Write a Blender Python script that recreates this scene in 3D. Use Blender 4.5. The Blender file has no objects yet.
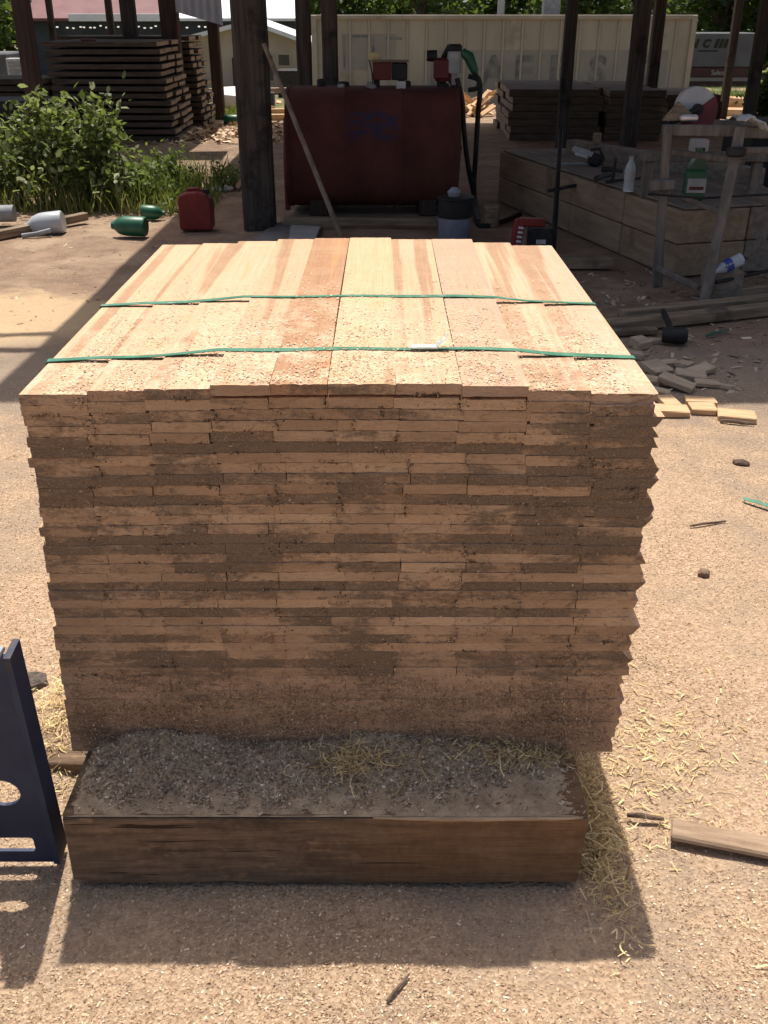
import bpy, bmesh, math, random
import numpy as np
from mathutils import Vector, Matrix, noise as mnoise

rnd = random.Random(7)
rng = np.random.default_rng(7)
R = math.radians
scene = bpy.context.scene
COL = scene.collection

# ------------------------------------------------------------------ camera
CAM = Vector((0, 0, 1.48)); PITCH = R(27.15); FPX = 970.0
cd = bpy.data.cameras.new('camera'); cam = bpy.data.objects.new('camera', cd); COL.objects.link(cam)
cam.location = CAM; cam.rotation_euler = (R(90) - PITCH, 0, 0)
cd.sensor_fit = 'VERTICAL'; cd.sensor_height = 36; cd.lens = 36 * FPX / 1024
cd.clip_start = 0.05; cd.clip_end = 1000
scene.camera = cam
FW = Vector((0, math.cos(PITCH), -math.sin(PITCH))); UP = Vector((0, math.sin(PITCH), math.cos(PITCH))); RT = Vector((1, 0, 0))


def ray(px, py): return FW * FPX + RT * (px - 384) + UP * (512 - py)
def at(px, py, Y): d = ray(px, py); return CAM + d * (Y / d.y)
def gp(px, py, z=0.0): d = ray(px, py); return CAM + d * ((z - CAM.z) / d.z)


def ground_z(x, y):
    t = min(1, max(0, (y - 15) / 23.0)); s = t * t * (3 - 2 * t)
    return -1.3 * s


# ------------------------------------------------------------------ materials
def nt(name):
    m = bpy.data.materials.new(name); m.use_nodes = True
    t = m.node_tree; b = t.nodes['Principled BSDF']
    return m, t, b


def N(t, typ, **k):
    n = t.nodes.new(typ)
    for a, v in k.items(): setattr(n, a, v)
    return n


def L(t, a, b): t.links.new(a, b)


def val(t, op, a, b=None, clamp=False):
    n = N(t, 'ShaderNodeMath', operation=op); n.use_clamp = clamp
    for i, v in enumerate((a, b)):
        if v is None: continue
        if isinstance(v, (int, float)): n.inputs[i].default_value = v
        else: L(t, v, n.inputs[i])
    return n.outputs[0]


def mixc(t, f, a, b, mode='MIX'):
    n = N(t, 'ShaderNodeMix', data_type='RGBA', blend_type=mode)
    for s, v in ((n.inputs[0], f), (n.inputs[6], a), (n.inputs[7], b)):
        if isinstance(v, (int, float)): s.default_value = v
        elif isinstance(v, tuple): s.default_value = (*v[:3], 1)
        else: L(t, v, s)
    return n.outputs[2]


def coords(t, scale=(1, 1, 1), rand=True):
    tc = N(t, 'ShaderNodeTexCoord')
    v = tc.outputs['Object']
    if rand:
        oi = N(t, 'ShaderNodeObjectInfo')
        vm = N(t, 'ShaderNodeVectorMath', operation='SCALE'); vm.inputs[0].default_value = (37, 19, 53)
        L(t, oi.outputs['Random'], vm.inputs['Scale'])
        ad = N(t, 'ShaderNodeVectorMath', operation='ADD'); L(t, v, ad.inputs[0]); L(t, vm.outputs[0], ad.inputs[1])
        v = ad.outputs[0]
    m = N(t, 'ShaderNodeVectorMath', operation='MULTIPLY'); L(t, v, m.inputs[0]); m.inputs[1].default_value = scale
    return m.outputs[0]


def noise(t, vec, scale, detail=4, rough=.55, dist=0):
    n = N(t, 'ShaderNodeTexNoise'); L(t, vec, n.inputs['Vector'])
    n.inputs['Scale'].default_value = scale; n.inputs['Detail'].default_value = detail
    n.inputs['Roughness'].default_value = rough; n.inputs['Distortion'].default_value = dist
    return n.outputs['Fac']


def ramp(t, f, lo, hi, a=0.0, b=1.0):
    n = N(t, 'ShaderNodeMapRange', interpolation_type='SMOOTHSTEP'); L(t, f, n.inputs[0])
    n.inputs[1].default_value = lo; n.inputs[2].default_value = hi; n.inputs[3].default_value = a; n.inputs[4].default_value = b
    return n.outputs[0]


def bump(t, b, h, strength, dist=.01):
    n = N(t, 'ShaderNodeBump'); n.inputs['Strength'].default_value = strength; n.inputs['Distance'].default_value = dist
    L(t, h, n.inputs['Height']); L(t, n.outputs[0], b.inputs['Normal'])


def mk(name, c1, c2, scale=6, stretch=(1, 1, 1), rough=.75, metal=0, bmp=.3, bdist=.004, lo=.3, hi=.7, c3=None, spec=.3, grit=120):
    m, t, b = nt(name)
    v = coords(t, stretch); n1 = noise(t, v, scale, 6, .6)
    c = mixc(t, ramp(t, n1, lo, hi), c1, c2)
    n2 = noise(t, v, grit, 3)
    if c3 is not None:
        n3 = noise(t, coords(t), scale * .6, 7, .65)
        c = mixc(t, ramp(t, n3, .55, .68), c, c3)
    c = mixc(t, .22, c, mixc(t, n2, (.25, .25, .25), (1, 1, 1)), 'MULTIPLY')
    L(t, c, b.inputs['Base Color'])
    b.inputs['Roughness'].default_value = rough; b.inputs['Metallic'].default_value = metal
    b.inputs['Specular IOR Level'].default_value = spec
    if bmp: bump(t, b, val(t, 'ADD', n1, val(t, 'MULTIPLY', n2, .5)), bmp, bdist)
    return m


# board top (sawn face, grain along local Y); object colour carries the board's own tone, alpha its dirt
def board_top_mat():
    m, t, b = nt('sawn_board_face')
    oi = N(t, 'ShaderNodeObjectInfo')
    v = coords(t, (9, .55, 9)); g = noise(t, v, 7, 6, .6, .4)
    streak = noise(t, coords(t, (9, .30, 9)), 1.5, 5, .5, .3)
    hm = ramp(t, streak, .525, .575)
    c = oi.outputs['Color']
    c = mixc(t, ramp(t, g, .35, .75), c, mixc(t, .6, c, (.60, .35, .20)))
    c = mixc(t, val(t, 'MULTIPLY', hm, .8), c, mixc(t, g, (.30, .175, .10), (.43, .27, .165)))
    saw = noise(t, coords(t, (2, 60, 2)), 3.0, 3)          # cross saw marks
    fg = noise(t, coords(t, (60, .9, 60)), 6, 4, .6, .3)
    c = mixc(t, .22, c, mixc(t, ramp(t, fg, .3, .7), (.5, .45, .40), (1.1, 1.1, 1.1)), 'MULTIPLY')
    c = mixc(t, .25, c, mixc(t, saw, (.5, .5, .5), (1, 1, 1)), 'MULTIPLY')
    v2 = coords(t); dust = noise(t, v2, 240, 2); vo = N(t, 'ShaderNodeTexVoronoi'); L(t, v2, vo.inputs['Vector']); vo.inputs['Scale'].default_value = 170
    tc = N(t, 'ShaderNodeTexCoord'); sp = N(t, 'ShaderNodeSeparateXYZ'); L(t, tc.outputs['Object'], sp.inputs[0])
    front = ramp(t, sp.outputs[1], .02, .75, 1, .18)
    dm = val(t, 'MULTIPLY', ramp(t, val(t, 'ADD', noise(t, v2, 14, 5, .7), val(t, 'MULTIPLY', dust, .4)), .6, .85), front)
    c = mixc(t, dm, c, mixc(t, vo.outputs['Color'], (.46, .30, .20), (.74, .53, .375)))
    L(t, c, b.inputs['Base Color']); b.inputs['Roughness'].default_value = .85; b.inputs['Specular IOR Level'].default_value = .15
    bump(t, b, val(t, 'ADD', val(t, 'MULTIPLY', saw, .5), val(t, 'ADD', val(t, 'MULTIPLY', dust, .8), val(t, 'MULTIPLY', g, .5))), .5, .003)
    return m


def board_end_mat():
    m, t, b = nt('sawn_board_end')
    oi = N(t, 'ShaderNodeObjectInfo'); ge = N(t, 'ShaderNodeNewGeometry')
    def wc(sc):
        q = N(t, 'ShaderNodeVectorMath', operation='MULTIPLY'); L(t, ge.outputs['Position'], q.inputs[0]); q.inputs[1].default_value = sc; return q.outputs[0]
    p = wc((1, 1, 1))
    gr = noise(t, coords(t, (14, 5, 55)), 6, 5, .6, .6)           # end grain
    fine = noise(t, p, 330, 3, .75)
    vo = N(t, 'ShaderNodeTexVoronoi'); L(t, p, vo.inputs['Vector']); vo.inputs['Scale'].default_value = 300
    tn = noise(t, wc((.6, 1, 3.0)), 9, 4, .6, .4)
    tone = mixc(t, .45, oi.outputs['Color'], mixc(t, ramp(t, tn, .32, .68), (.38, .25, .165), (.63, .445, .315)))
    clean = mixc(t, ramp(t, gr, .35, .85), tone, mixc(t, .5, tone, (.42, .25, .155)))
    fib = noise(t, coords(t, (10, 8, 160)), 5, 3, .6, 1.0)          # torn fibres left by the saw
    clean = mixc(t, .28, clean, mixc(t, ramp(t, fib, .3, .7), (.58, .55, .53), (1.12, 1.12, 1.12)), 'MULTIPLY')
    blot = noise(t, wc((.7, 1, 1.6)), 24, 6, .72, .8)
    clean = mixc(t, val(t, 'MULTIPLY', ramp(t, blot, .56, .64), .6), clean, (.26, .165, .105))
    dcol = mixc(t, fine, (.085, .06, .042), (.42, .315, .22))
    dcol = mixc(t, ramp(t, vo.outputs['Distance'], .0, .32, .4, 0), dcol, (.55, .425, .305))
    n1 = noise(t, wc((.35, 1, 1.5)), 22, 7, .72, .3); n0 = noise(t, p, 5.0, 3); n4 = noise(t, wc((1, 1, 1.2)), 90, 4, .7)
    msk = ramp(t, val(t, 'ADD', val(t, 'ADD', oi.outputs['Alpha'], val(t, 'MULTIPLY', val(t, 'SUBTRACT', n4, .5), .9)), val(t, 'ADD', val(t, 'MULTIPLY', val(t, 'SUBTRACT', n1, .5), 1.7), val(t, 'MULTIPLY', val(t, 'SUBTRACT', n0, .5), 1.9))), .30, .72)
    c = mixc(t, val(t, 'MULTIPLY', msk, .85), clean, dcol)
    spk = noise(t, p, 900, 2)
    c = mixc(t, val(t, 'MULTIPLY', ramp(t, val(t, 'MULTIPLY', fine, spk), .31, .42), .45), c, (.64, .50, .36))
    c = mixc(t, .40, c, mixc(t, fine, (.36, .36, .36), (1.15, 1.15, 1.15)), 'MULTIPLY')
    L(t, c, b.inputs['Base Color']); b.inputs['Roughness'].default_value = .95; b.inputs['Specular IOR Level'].default_value = .05
    h = val(t, 'ADD', val(t, 'MULTIPLY', gr, .25), val(t, 'MULTIPLY', fine, val(t, 'ADD', val(t, 'MULTIPLY', msk, 2.2), .5)))
    bump(t, b, val(t, 'ADD', val(t, 'ADD', h, val(t, 'MULTIPLY', fib, .25)), val(t, 'ADD', val(t, 'MULTIPLY', n1, .5), val(t, 'MULTIPLY', n4, .6))), .7, .0045)
    return m


def chip_mat(name, cols):
    m, t, b = nt(name)
    g = N(t, 'ShaderNodeNewGeometry')
    cr = N(t, 'ShaderNodeValToRGB'); e = cr.color_ramp.elements
    cr.color_ramp.interpolation = 'LINEAR'
    for i, (p, c) in enumerate(cols):
        if i < 2: el = e[i]; el.position = p
        else: el = e.new(p)
        el.color = (*c, 1)
    L(t, g.outputs['Random Per Island'], cr.inputs[0])
    L(t, cr.outputs[0], b.inputs['Base Color']); b.inputs['Roughness'].default_value = .85; b.inputs['Specular IOR Level'].default_value = .2
    return m


def ground_mat():
    m, t, b = nt('yard_ground')
    tc = N(t, 'ShaderNodeTexCoord'); v = tc.outputs['Object']
    sp = N(t, 'ShaderNodeSeparateXYZ'); L(t, v, sp.inputs[0]); X, Y = sp.outputs[0], sp.outputs[1]
    big = noise(t, v, .9, 5, .6); mid = noise(t, v, 4.5, 5, .65); fine = noise(t, v, 150, 4, .7); f2 = noise(t, v, 420, 2)
    vo = N(t, 'ShaderNodeTexVoronoi'); L(t, v, vo.inputs['Vector']); vo.inputs['Scale'].default_value = 130
    saw = mixc(t, ramp(t, fine, .3, .7), (.33, .222, .145), (.62, .44, .305))
    saw = mixc(t, .45, saw, mixc(t, vo.outputs['Color'], (.22, .145, .085), (.74, .545, .365)))
    grey = mixc(t, fine, (.21, .16, .12), (.46, .36, .27))
    c = mixc(t, ramp(t, val(t, 'ADD', val(t, 'MULTIPLY', big, .5), val(t, 'MULTIPLY', mid, .5)), .47, .60, 0, .6), saw, grey)
    pz = noise(t, v, 11, 5, .7, .6); c = mixc(t, ramp(t, pz, .54, .70, 0, .55), c, mixc(t, fine, (.24, .17, .115), (.46, .33, .225)))
    # tracked brown earth further back, with swept sawdust on it
    dirt = mixc(t, ramp(t, val(t, 'ADD', val(t, 'MULTIPLY', mid, .5), val(t, 'MULTIPLY', fine, .5)), .35, .65), (.21, .142, .10), (.40, .28, .195))
    dirt = mixc(t, ramp(t, noise(t, v, 1.7, 6, .65), .50, .62, 0, .6), dirt, (.46, .34, .235))
    edge = val(t, 'ADD', Y, val(t, 'MULTIPLY', val(t, 'SUBTRACT', mid, .5), 1.6))
    c = mixc(t, ramp(t, edge, 3.3, 4.3), c, dirt)
    # yellow swept patch left of the stack
    dx = val(t, 'DIVIDE', val(t, 'SUBTRACT', X, -2.15), .75); dy = val(t, 'DIVIDE', val(t, 'SUBTRACT', Y, 5.25), .55)
    d2 = val(t, 'ADD', val(t, 'MULTIPLY', dx, dx), val(t, 'MULTIPLY', dy, dy))
    pm = ramp(t, val(t, 'ADD', d2, val(t, 'MULTIPLY', val(t, 'SUBTRACT', mid, .5), 2.6)), .45, 1.35, .75, 0)
    c = mixc(t, pm, c, mixc(t, fine, (.56, .39, .22), (.78, .58, .37)))
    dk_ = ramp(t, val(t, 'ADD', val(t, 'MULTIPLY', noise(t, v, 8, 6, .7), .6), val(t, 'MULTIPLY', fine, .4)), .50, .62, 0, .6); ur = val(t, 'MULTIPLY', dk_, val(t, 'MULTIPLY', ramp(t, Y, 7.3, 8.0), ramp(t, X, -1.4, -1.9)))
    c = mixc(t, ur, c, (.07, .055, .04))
    gl = val(t, 'MULTIPLY', ramp(t, edge, 4.4, 5.1, 1, 0), ramp(t, edge, 3.5, 4.0)); c = mixc(t, val(t, 'MULTIPLY', gl, .6), c, mixc(t, fine, (.22, .18, .14), (.42, .35, .275)))
    # mottled brown tone over the far ground
    far = ramp(t, Y, 14.3, 16.0)
    c = mixc(t, val(t, 'MULTIPLY', far, .8), c, mixc(t, mid, (.22, .15, .10), (.46, .34, .23)))
    c = mixc(t, val(t, 'MULTIPLY', ramp(t, edge, 24, 30), ramp(t, big, .4, .6)), c, (.08, .12, .035))
    c = mixc(t, .25, c, mixc(t, f2, (.3, .3, .3), (1.2, 1.2, 1.2)), 'MULTIPLY')
    L(t, c, b.inputs['Base Color']); b.inputs['Roughness'].default_value = .95; b.inputs['Specular IOR Level'].default_value = .1
    bump(t, b, val(t, 'ADD', val(t, 'MULTIPLY', fine, 1.0), val(t, 'ADD', val(t, 'MULTIPLY', mid, 1.5), vo.outputs['Distance'])), .7, .008)
    return m


M = {}
M['top'] = board_top_mat(); M['end'] = board_end_mat(); M['ground'] = ground_mat()
M['chip'] = chip_mat('sawdust_chip', [(0, (.22, .14, .08)), (1, (.90, .76, .60)), (.25, (.40, .265, .16)), (.65, (.58, .41, .265)), (.88, (.72, .54, .375))])
M['chip_grey'] = chip_mat('dusty_chip', [(0, (.20, .145, .10)), (1, (.82, .70, .54)), (.4, (.36, .27, .185)), (.8, (.54, .42, .30))])
M['crumb'] = chip_mat('dark_crumb', [(0, (.04, .025, .016)), (1, (.55, .40, .27)), (.4, (.10, .062, .038)), (.75, (.28, .185, .115))])
M['crumb_pale'] = chip_mat('pale_crumb', [(0, (.16, .10, .062)), (1, (.66, .50, .35)), (.5, (.33, .22, .145)), (.85, (.46, .325, .215))])
M['shaving'] = chip_mat('wood_shaving', [(0, (.36, .25, .115)), (1, (.86, .69, .38)), (.5, (.62, .46, .22))])
M['heap'] = mk('sawdust_heap', (.36, .265, .175), (.56, .425, .285), 30, rough=.95, bmp=.9, bdist=.006, c3=(.22, .165, .12), spec=.1, grit=260)
M['heap_light'] = mk('fresh_sawdust', (.50, .34, .19), (.72, .53, .34), 30, rough=.95, bmp=.9, bdist=.006, c3=(.36, .23, .13), spec=.1, grit=260)


def timber_mat():
    m, t, b = nt('old_timber')
    v = coords(t, (1.0, 9, 9)); g = noise(t, v, 5, 8, .7, .5); g2 = noise(t, coords(t, (2.0, 60, 60)), 5, 5, .7); g3 = noise(t, coords(t, (14, 40, 8)), 6, 4)
    bl = noise(t, coords(t), 4.2, 6, .65)
    c = mixc(t, ramp(t, g, .32, .68), (.16, .11, .075), (.34, .235, .155))
    c = mixc(t, ramp(t, bl, .46, .62, 0, .75), c, (.085, .062, .046))
    c = mixc(t, ramp(t, noise(t, coords(t, (2.5, 6, 6)), 6, 6, .7), .58, .66, 0, .7), c, (.45, .29, .175))
    tco = N(t, 'ShaderNodeTexCoord'); spx = N(t, 'ShaderNodeSeparateXYZ'); L(t, tco.outputs['Object'], spx.inputs[0])
    wm = ramp(t, val(t, 'ADD', spx.outputs[0], val(t, 'MULTIPLY', val(t, 'SUBTRACT', bl, .5), .8)), -.05, .2, 0, .7)
    c = mixc(t, wm, c, mixc(t, g, (.20, .105, .05), (.44, .26, .135)))
    crack = ramp(t, noise(t, coords(t, (.7, 22, 22)), 3.5, 3, .5, .6), .665, .70)
    c = mixc(t, .35, c, mixc(t, ramp(t, g2, .3, .7), (.3, .28, .26), (1.15, 1.15, 1.15)), 'MULTIPLY')
    c = mixc(t, .2, c, mixc(t, ramp(t, g3, .3, .7), (.3, .3, .3), (1.1, 1.1, 1.1)), 'MULTIPLY')
    c = mixc(t, val(t, 'MULTIPLY', crack, .85), c, (.03, .02, .014))
    L(t, c, b.inputs['Base Color']); b.inputs['Roughness'].default_value = .9; b.inputs['Specular IOR Level'].default_value = .12
    bump(t, b, val(t, 'SUBTRACT', val(t, 'ADD', g, val(t, 'ADD', val(t, 'MULTIPLY', g2, .8), val(t, 'MULTIPLY', g3, .4))), crack), .9, .006)
    return m


M['timber'] = timber_mat()
M['timber_pale'] = mk('split_wood_edge', (.42, .28, .17), (.60, .43, .27), 12, (1, 8, 8), .85)
M['post'] = mk('weathered_post', (.045, .037, .032), (.10, .082, .069), 4, (8, 8, .5), .9, bmp=.6, c3=(.024, .02, .018), bdist=.008)
M['post_red'] = mk('reddish_post', (.045, .028, .023), (.085, .055, .045), 4, (8, 8, .5), .9, bmp=.6, bdist=.008)
M['steel_dark'] = mk('dark_steel', (.022, .021, .022), (.05, .045, .042), 8, rough=.6, metal=.3, bmp=.15)
M['blue_steel'] = mk('dark_blue_paint', (.018, .029, .072), (.036, .054, .115), 7, rough=.6, metal=.1, bmp=.15, c3=(.075, .062, .055), spec=.4)
M['bright_steel'] = mk('bare_steel', (.42, .46, .52), (.6, .63, .66), 20, rough=.35, metal=.9, bmp=.1)
M['plank_old'] = mk('greyed_plank', (.17, .125, .085), (.36, .27, .18), 4, (1, 10, 10), .9, bmp=.5, c3=(.12, .09, .065))
M['plank_bark'] = mk('barky_plank', (.30, .20, .13), (.52, .38, .265), 5, (1, 9, 9), .9, bmp=.8, c3=(.66, .54, .42), bdist=.006)
M['plank_y'] = mk('greyed_plank_along', (.15, .115, .085), (.30, .23, .165), 4, (10, 1, 10), .9, bmp=.5)
M['stick'] = mk('weathered_stick', (.15, .11, .08), (.30, .23, .17), 5, (4, 4, 1), .9, bmp=.4)
M['frame_wood'] = mk('frame_wood', (.13, .112, .095), (.25, .215, .18), 4, (6, 6, 1), .9, bmp=.4)
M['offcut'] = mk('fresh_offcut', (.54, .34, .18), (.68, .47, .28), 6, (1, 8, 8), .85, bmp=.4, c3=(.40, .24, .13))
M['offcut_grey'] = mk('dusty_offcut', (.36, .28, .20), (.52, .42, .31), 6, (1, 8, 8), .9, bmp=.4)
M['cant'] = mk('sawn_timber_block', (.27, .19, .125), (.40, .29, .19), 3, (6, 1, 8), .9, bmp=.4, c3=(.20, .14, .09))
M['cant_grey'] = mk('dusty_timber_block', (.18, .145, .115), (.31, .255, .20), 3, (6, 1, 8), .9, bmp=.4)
M['crib'] = mk('shaded_plank_side', (.07, .05, .036), (.14, .10, .07), 4, (1, 9, 9), .9, bmp=.5)  # weathered plank tone, darkened further to stand for shade on the fronts
M['crib_end_lit'] = mk('lit_plank_end', (.34, .25, .165), (.46, .35, .24), 8, rough=.9, bmp=.5, c3=(.24, .17, .115))  # paler tone puts the side light on the plank ends into the colour
M['strap'] = mk('green_plastic_strap', (.04, .17, .10), (.08, .26, .17), 30, rough=.45, bmp=.1, c3=(.22, .31, .25), spec=.4)
M['strap_white'] = mk('white_plastic', (.40, .46, .42), (.58, .62, .59), 30, rough=.45, bmp=.05, spec=.5)


def tank_mat():
    m, t, b = nt('red_oxide_tank')
    v = coords(t, rand=False); n1 = noise(t, v, 3.5, 6, .6); n2 = noise(t, v, 60, 4)
    c = mixc(t, ramp(t, n1, .3, .7), (.085, .027, .023), (.13, .042, .034))
    tc = N(t, 'ShaderNodeTexCoord'); sp = N(t, 'ShaderNodeSeparateXYZ'); L(t, tc.outputs['Object'], sp.inputs[0])
    c = mixc(t, val(t, 'MULTIPLY', ramp(t, noise(t, coords(t, (1, 1, .25), False), 5, 6, .7), .50, .64), ramp(t, sp.outputs[2], .75, .2)), c, (.11, .05, .026))
    # sprayed blue scribble
    sx = val(t, 'ABSOLUTE', val(t, 'ADD', sp.outputs[0], .0)); dz = val(t, 'ABSOLUTE', val(t, 'SUBTRACT', sp.outputs[2], .70))
    bm = val(t, 'MULTIPLY', ramp(t, sx, .15, .24, 1, 0), ramp(t, dz, .07, .13, 1, 0))
    wv = noise(t, coords(t, (1, 1, 3), False), 11, 3)
    c = mixc(t, val(t, 'MULTIPLY', bm, ramp(t, wv, .45, .52, 0, .7)), c, (.03, .04, .095))
    c = mixc(t, .3, c, mixc(t, n2, (.3, .3, .3), (1, 1, 1)), 'MULTIPLY')
    L(t, c, b.inputs['Base Color']); b.inputs['Roughness'].default_value = .8; b.inputs['Specular IOR Level'].default_value = .2
    bump(t, b, val(t, 'ADD', n1, val(t, 'MULTIPLY', n2, .3)), .2, .004)
    return m


M['tank'] = tank_mat()
M['bucket'] = mk('blue_grey_plastic', (.20, .21, .26), (.28, .29, .35), 6, rough=.45, bmp=.05)
M['red'] = mk('red_plastic', (.20, .022, .02), (.26, .035, .03), 8, rough=.5, bmp=.1, c3=(.15, .03, .025))
M['red_paint'] = mk('red_paint', (.12, .02, .02), (.17, .03, .03), 8, rough=.5, bmp=.1)
M['black'] = mk('black_plastic', (.012, .012, .013), (.03, .029, .028), 12, rough=.55, bmp=.1)
M['white'] = mk('dusty_white', (.34, .34, .335), (.48, .48, .47), 9, rough=.6, bmp=.1)
M['grey'] = mk('grey_paint', (.20, .21, .22), (.30, .31, .32), 9, rough=.6, bmp=.1)
M['green'] = mk('green_plastic', (.010, .085, .04), (.018, .135, .065), 8, rough=.4, bmp=.1, spec=.5)
M['yellow'] = mk('yellowed_paper', (.55, .45, .22), (.68, .58, .33), 8, rough=.8, bmp=.1)
M['label_blue'] = mk('blue_label', (.03, .06, .28), (.06, .10, .40), 8, rough=.5, bmp=.05)
M['silver'] = mk('worn_aluminium', (.52, .54, .58), (.7, .72, .75), 15, rough=.35, metal=.5, bmp=.1)
M['galv'] = mk('galvanised_sheet', (.34, .36, .40), (.46, .48, .53), 5, (1, 1, .4), rough=.5, metal=.25, bmp=.1)
M['roof_sheet'] = mk('rusty_roof_sheet', (.16, .10, .075), (.25, .2, .17), 2, rough=.7, metal=.3, bmp=.2)
M['cardboard'] = mk('grey_sheet', (.16, .145, .13), (.26, .24, .22), 5, rough=.85, bmp=.2)
M['cardboard_light'] = mk('pale_sheet', (.36, .34, .32), (.46, .44, .41), 5, rough=.85, bmp=.2)
M['cloth'] = mk('white_rag', (.50, .50, .49), (.66, .66, .64), 14, rough=.95, bmp=.4)
M['bark'] = mk('bark', (.09, .06, .045), (.19, .13, .09), 18, rough=.95, bmp=1, bdist=.01)
M['stone'] = mk('brown_stone', (.16, .11, .075), (.25, .18, .12), 25, rough=.9, bmp=.7)
M['concrete'] = mk('gravel_clump', (.06, .05, .045), (.16, .13, .11), 60, rough=.95, bmp=1)
M['beige'] = mk('beige_container', (.31, .265, .21), (.40, .345, .275), 1.3, (1, 1, .35), rough=.65, bmp=.05, c3=(.26, .215, .165), lo=.3, hi=.75)
M['beige_patch'] = mk('overpainted_patch', (.225, .205, .18), (.29, .265, .23), 1.6, rough=.7, bmp=.05, lo=.2, hi=.8)
M['beige_letter'] = mk('faded_letters', (.11, .108, .108), (.20, .19, .175), 3.5, rough=.7, bmp=.05, lo=.35, hi=.6)
M['trailer'] = mk('grey_white_trailer', (.085, .085, .095), (.115, .115, .125), 1.2, rough=.6, bmp=.05)
M['trailer_red'] = mk('dark_red_band', (.055, .022, .022), (.08, .032, .03), 2, rough=.6, bmp=.05)
M['ink'] = mk('black_lettering', (.015, .015, .017), (.025, .025, .027), 5, rough=.6, bmp=0)
M['paint_pale'] = mk('pale_lettering', (.38, .35, .33), (.46, .43, .40), 5, rough=.6, bmp=0)
M['house'] = mk('cream_siding', (.40, .33, .25), (.48, .41, .32), 1.5, rough=.8, bmp=.05)
M['roof_white'] = mk('white_metal_roof', (.70, .72, .75), (.82, .84, .86), 2, rough=.5, bmp=.05)
M['roof_red'] = mk('dull_red_roof', (.15, .055, .06), (.20, .085, .088), 1.2, (1, 1, 1), rough=.65, bmp=.1)
M['dark_wall'] = mk('dark_wall', (.035, .042, .05), (.06, .07, .08), 1, rough=.85, bmp=.1)
M['window'] = mk('dark_window', (.02, .022, .026), (.04, .043, .05), 3, rough=.2, bmp=0, spec=.6)
M['tarp'] = mk('black_tarp', (.014, .014, .014), (.035, .033, .03), 5, rough=.7, bmp=.5)
M['bag'] = mk('white_sheeting', (.66, .66, .68), (.8, .8, .8), 5, rough=.7, bmp=.4)


def clear_mat():
    m, t, b = nt('clear_bottle_plastic')
    b.inputs['Base Color'].default_value = (.80, .85, .9, 1); b.inputs['Roughness'].default_value = .12
    b.inputs['Transmission Weight'].default_value = .55; b.inputs['IOR'].default_value = 1.33
    return m


M['clear'] = clear_mat()
m, t, b = nt('milky_plastic'); M['milky'] = m
b.inputs['Base Color'].default_value = (.42, .45, .47, 1); b.inputs['Roughness'].default_value = .35
b.inputs['Subsurface Weight'].default_value = .25; b.inputs['Subsurface Radius'].default_value = (.02, .02, .02)
m, t, b = nt('lit_bulb'); M['bulb'] = m
b.inputs['Base Color'].default_value = (.8, .8, .75, 1); b.inputs['Emission Color'].default_value = (1, .95, .85, 1); b.inputs['Emission Strength'].default_value = .45


def leaf_mat(name, c1, c2, c3):
    m, t, b = nt(name)
    g = N(t, 'ShaderNodeNewGeometry'); cr = N(t, 'ShaderNodeValToRGB')
    e = cr.color_ramp.elements; e[0].color = (*c1, 1); e[1].color = (*c3, 1); x = e.new(.5); x.color = (*c2, 1)
    L(t, g.outputs['Random Per Island'], cr.inputs[0]); L(t, cr.outputs[0], b.inputs['Base Color'])
    b.inputs['Roughness'].default_value = .5; b.inputs['Specular IOR Level'].default_value = .35
    tr = N(t, 'ShaderNodeBsdfTranslucent'); L(t, mixc(t, .5, cr.outputs[0], (.25, .36, .04)), tr.inputs[0])
    mx = N(t, 'ShaderNodeMixShader'); mx.inputs[0].default_value = .45
    L(t, b.outputs[0], mx.inputs[1]); L(t, tr.outputs[0], mx.inputs[2])
    L(t, mx.outputs[0], t.nodes['Material Output'].inputs[0])
    return m


M['leaf'] = leaf_mat('bush_leaf', (.065, .095, .028), (.16, .20, .065), (.34, .36, .18))
M['weed'] = leaf_mat('weed_leaf', (.05, .085, .02), (.09, .14, .03), (.17, .19, .055))
M['tree_leaf'] = leaf_mat('tree_leaf', (.025, .045, .014), (.05, .085, .025), (.09, .13, .04))
M['grass'] = leaf_mat('grass_blade', (.13, .15, .04), (.25, .24, .08), (.44, .36, .19))
M['stem'] = mk('green_stem', (.08, .085, .03), (.16, .13, .06), 12, rough=.8, bmp=.1)


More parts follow.
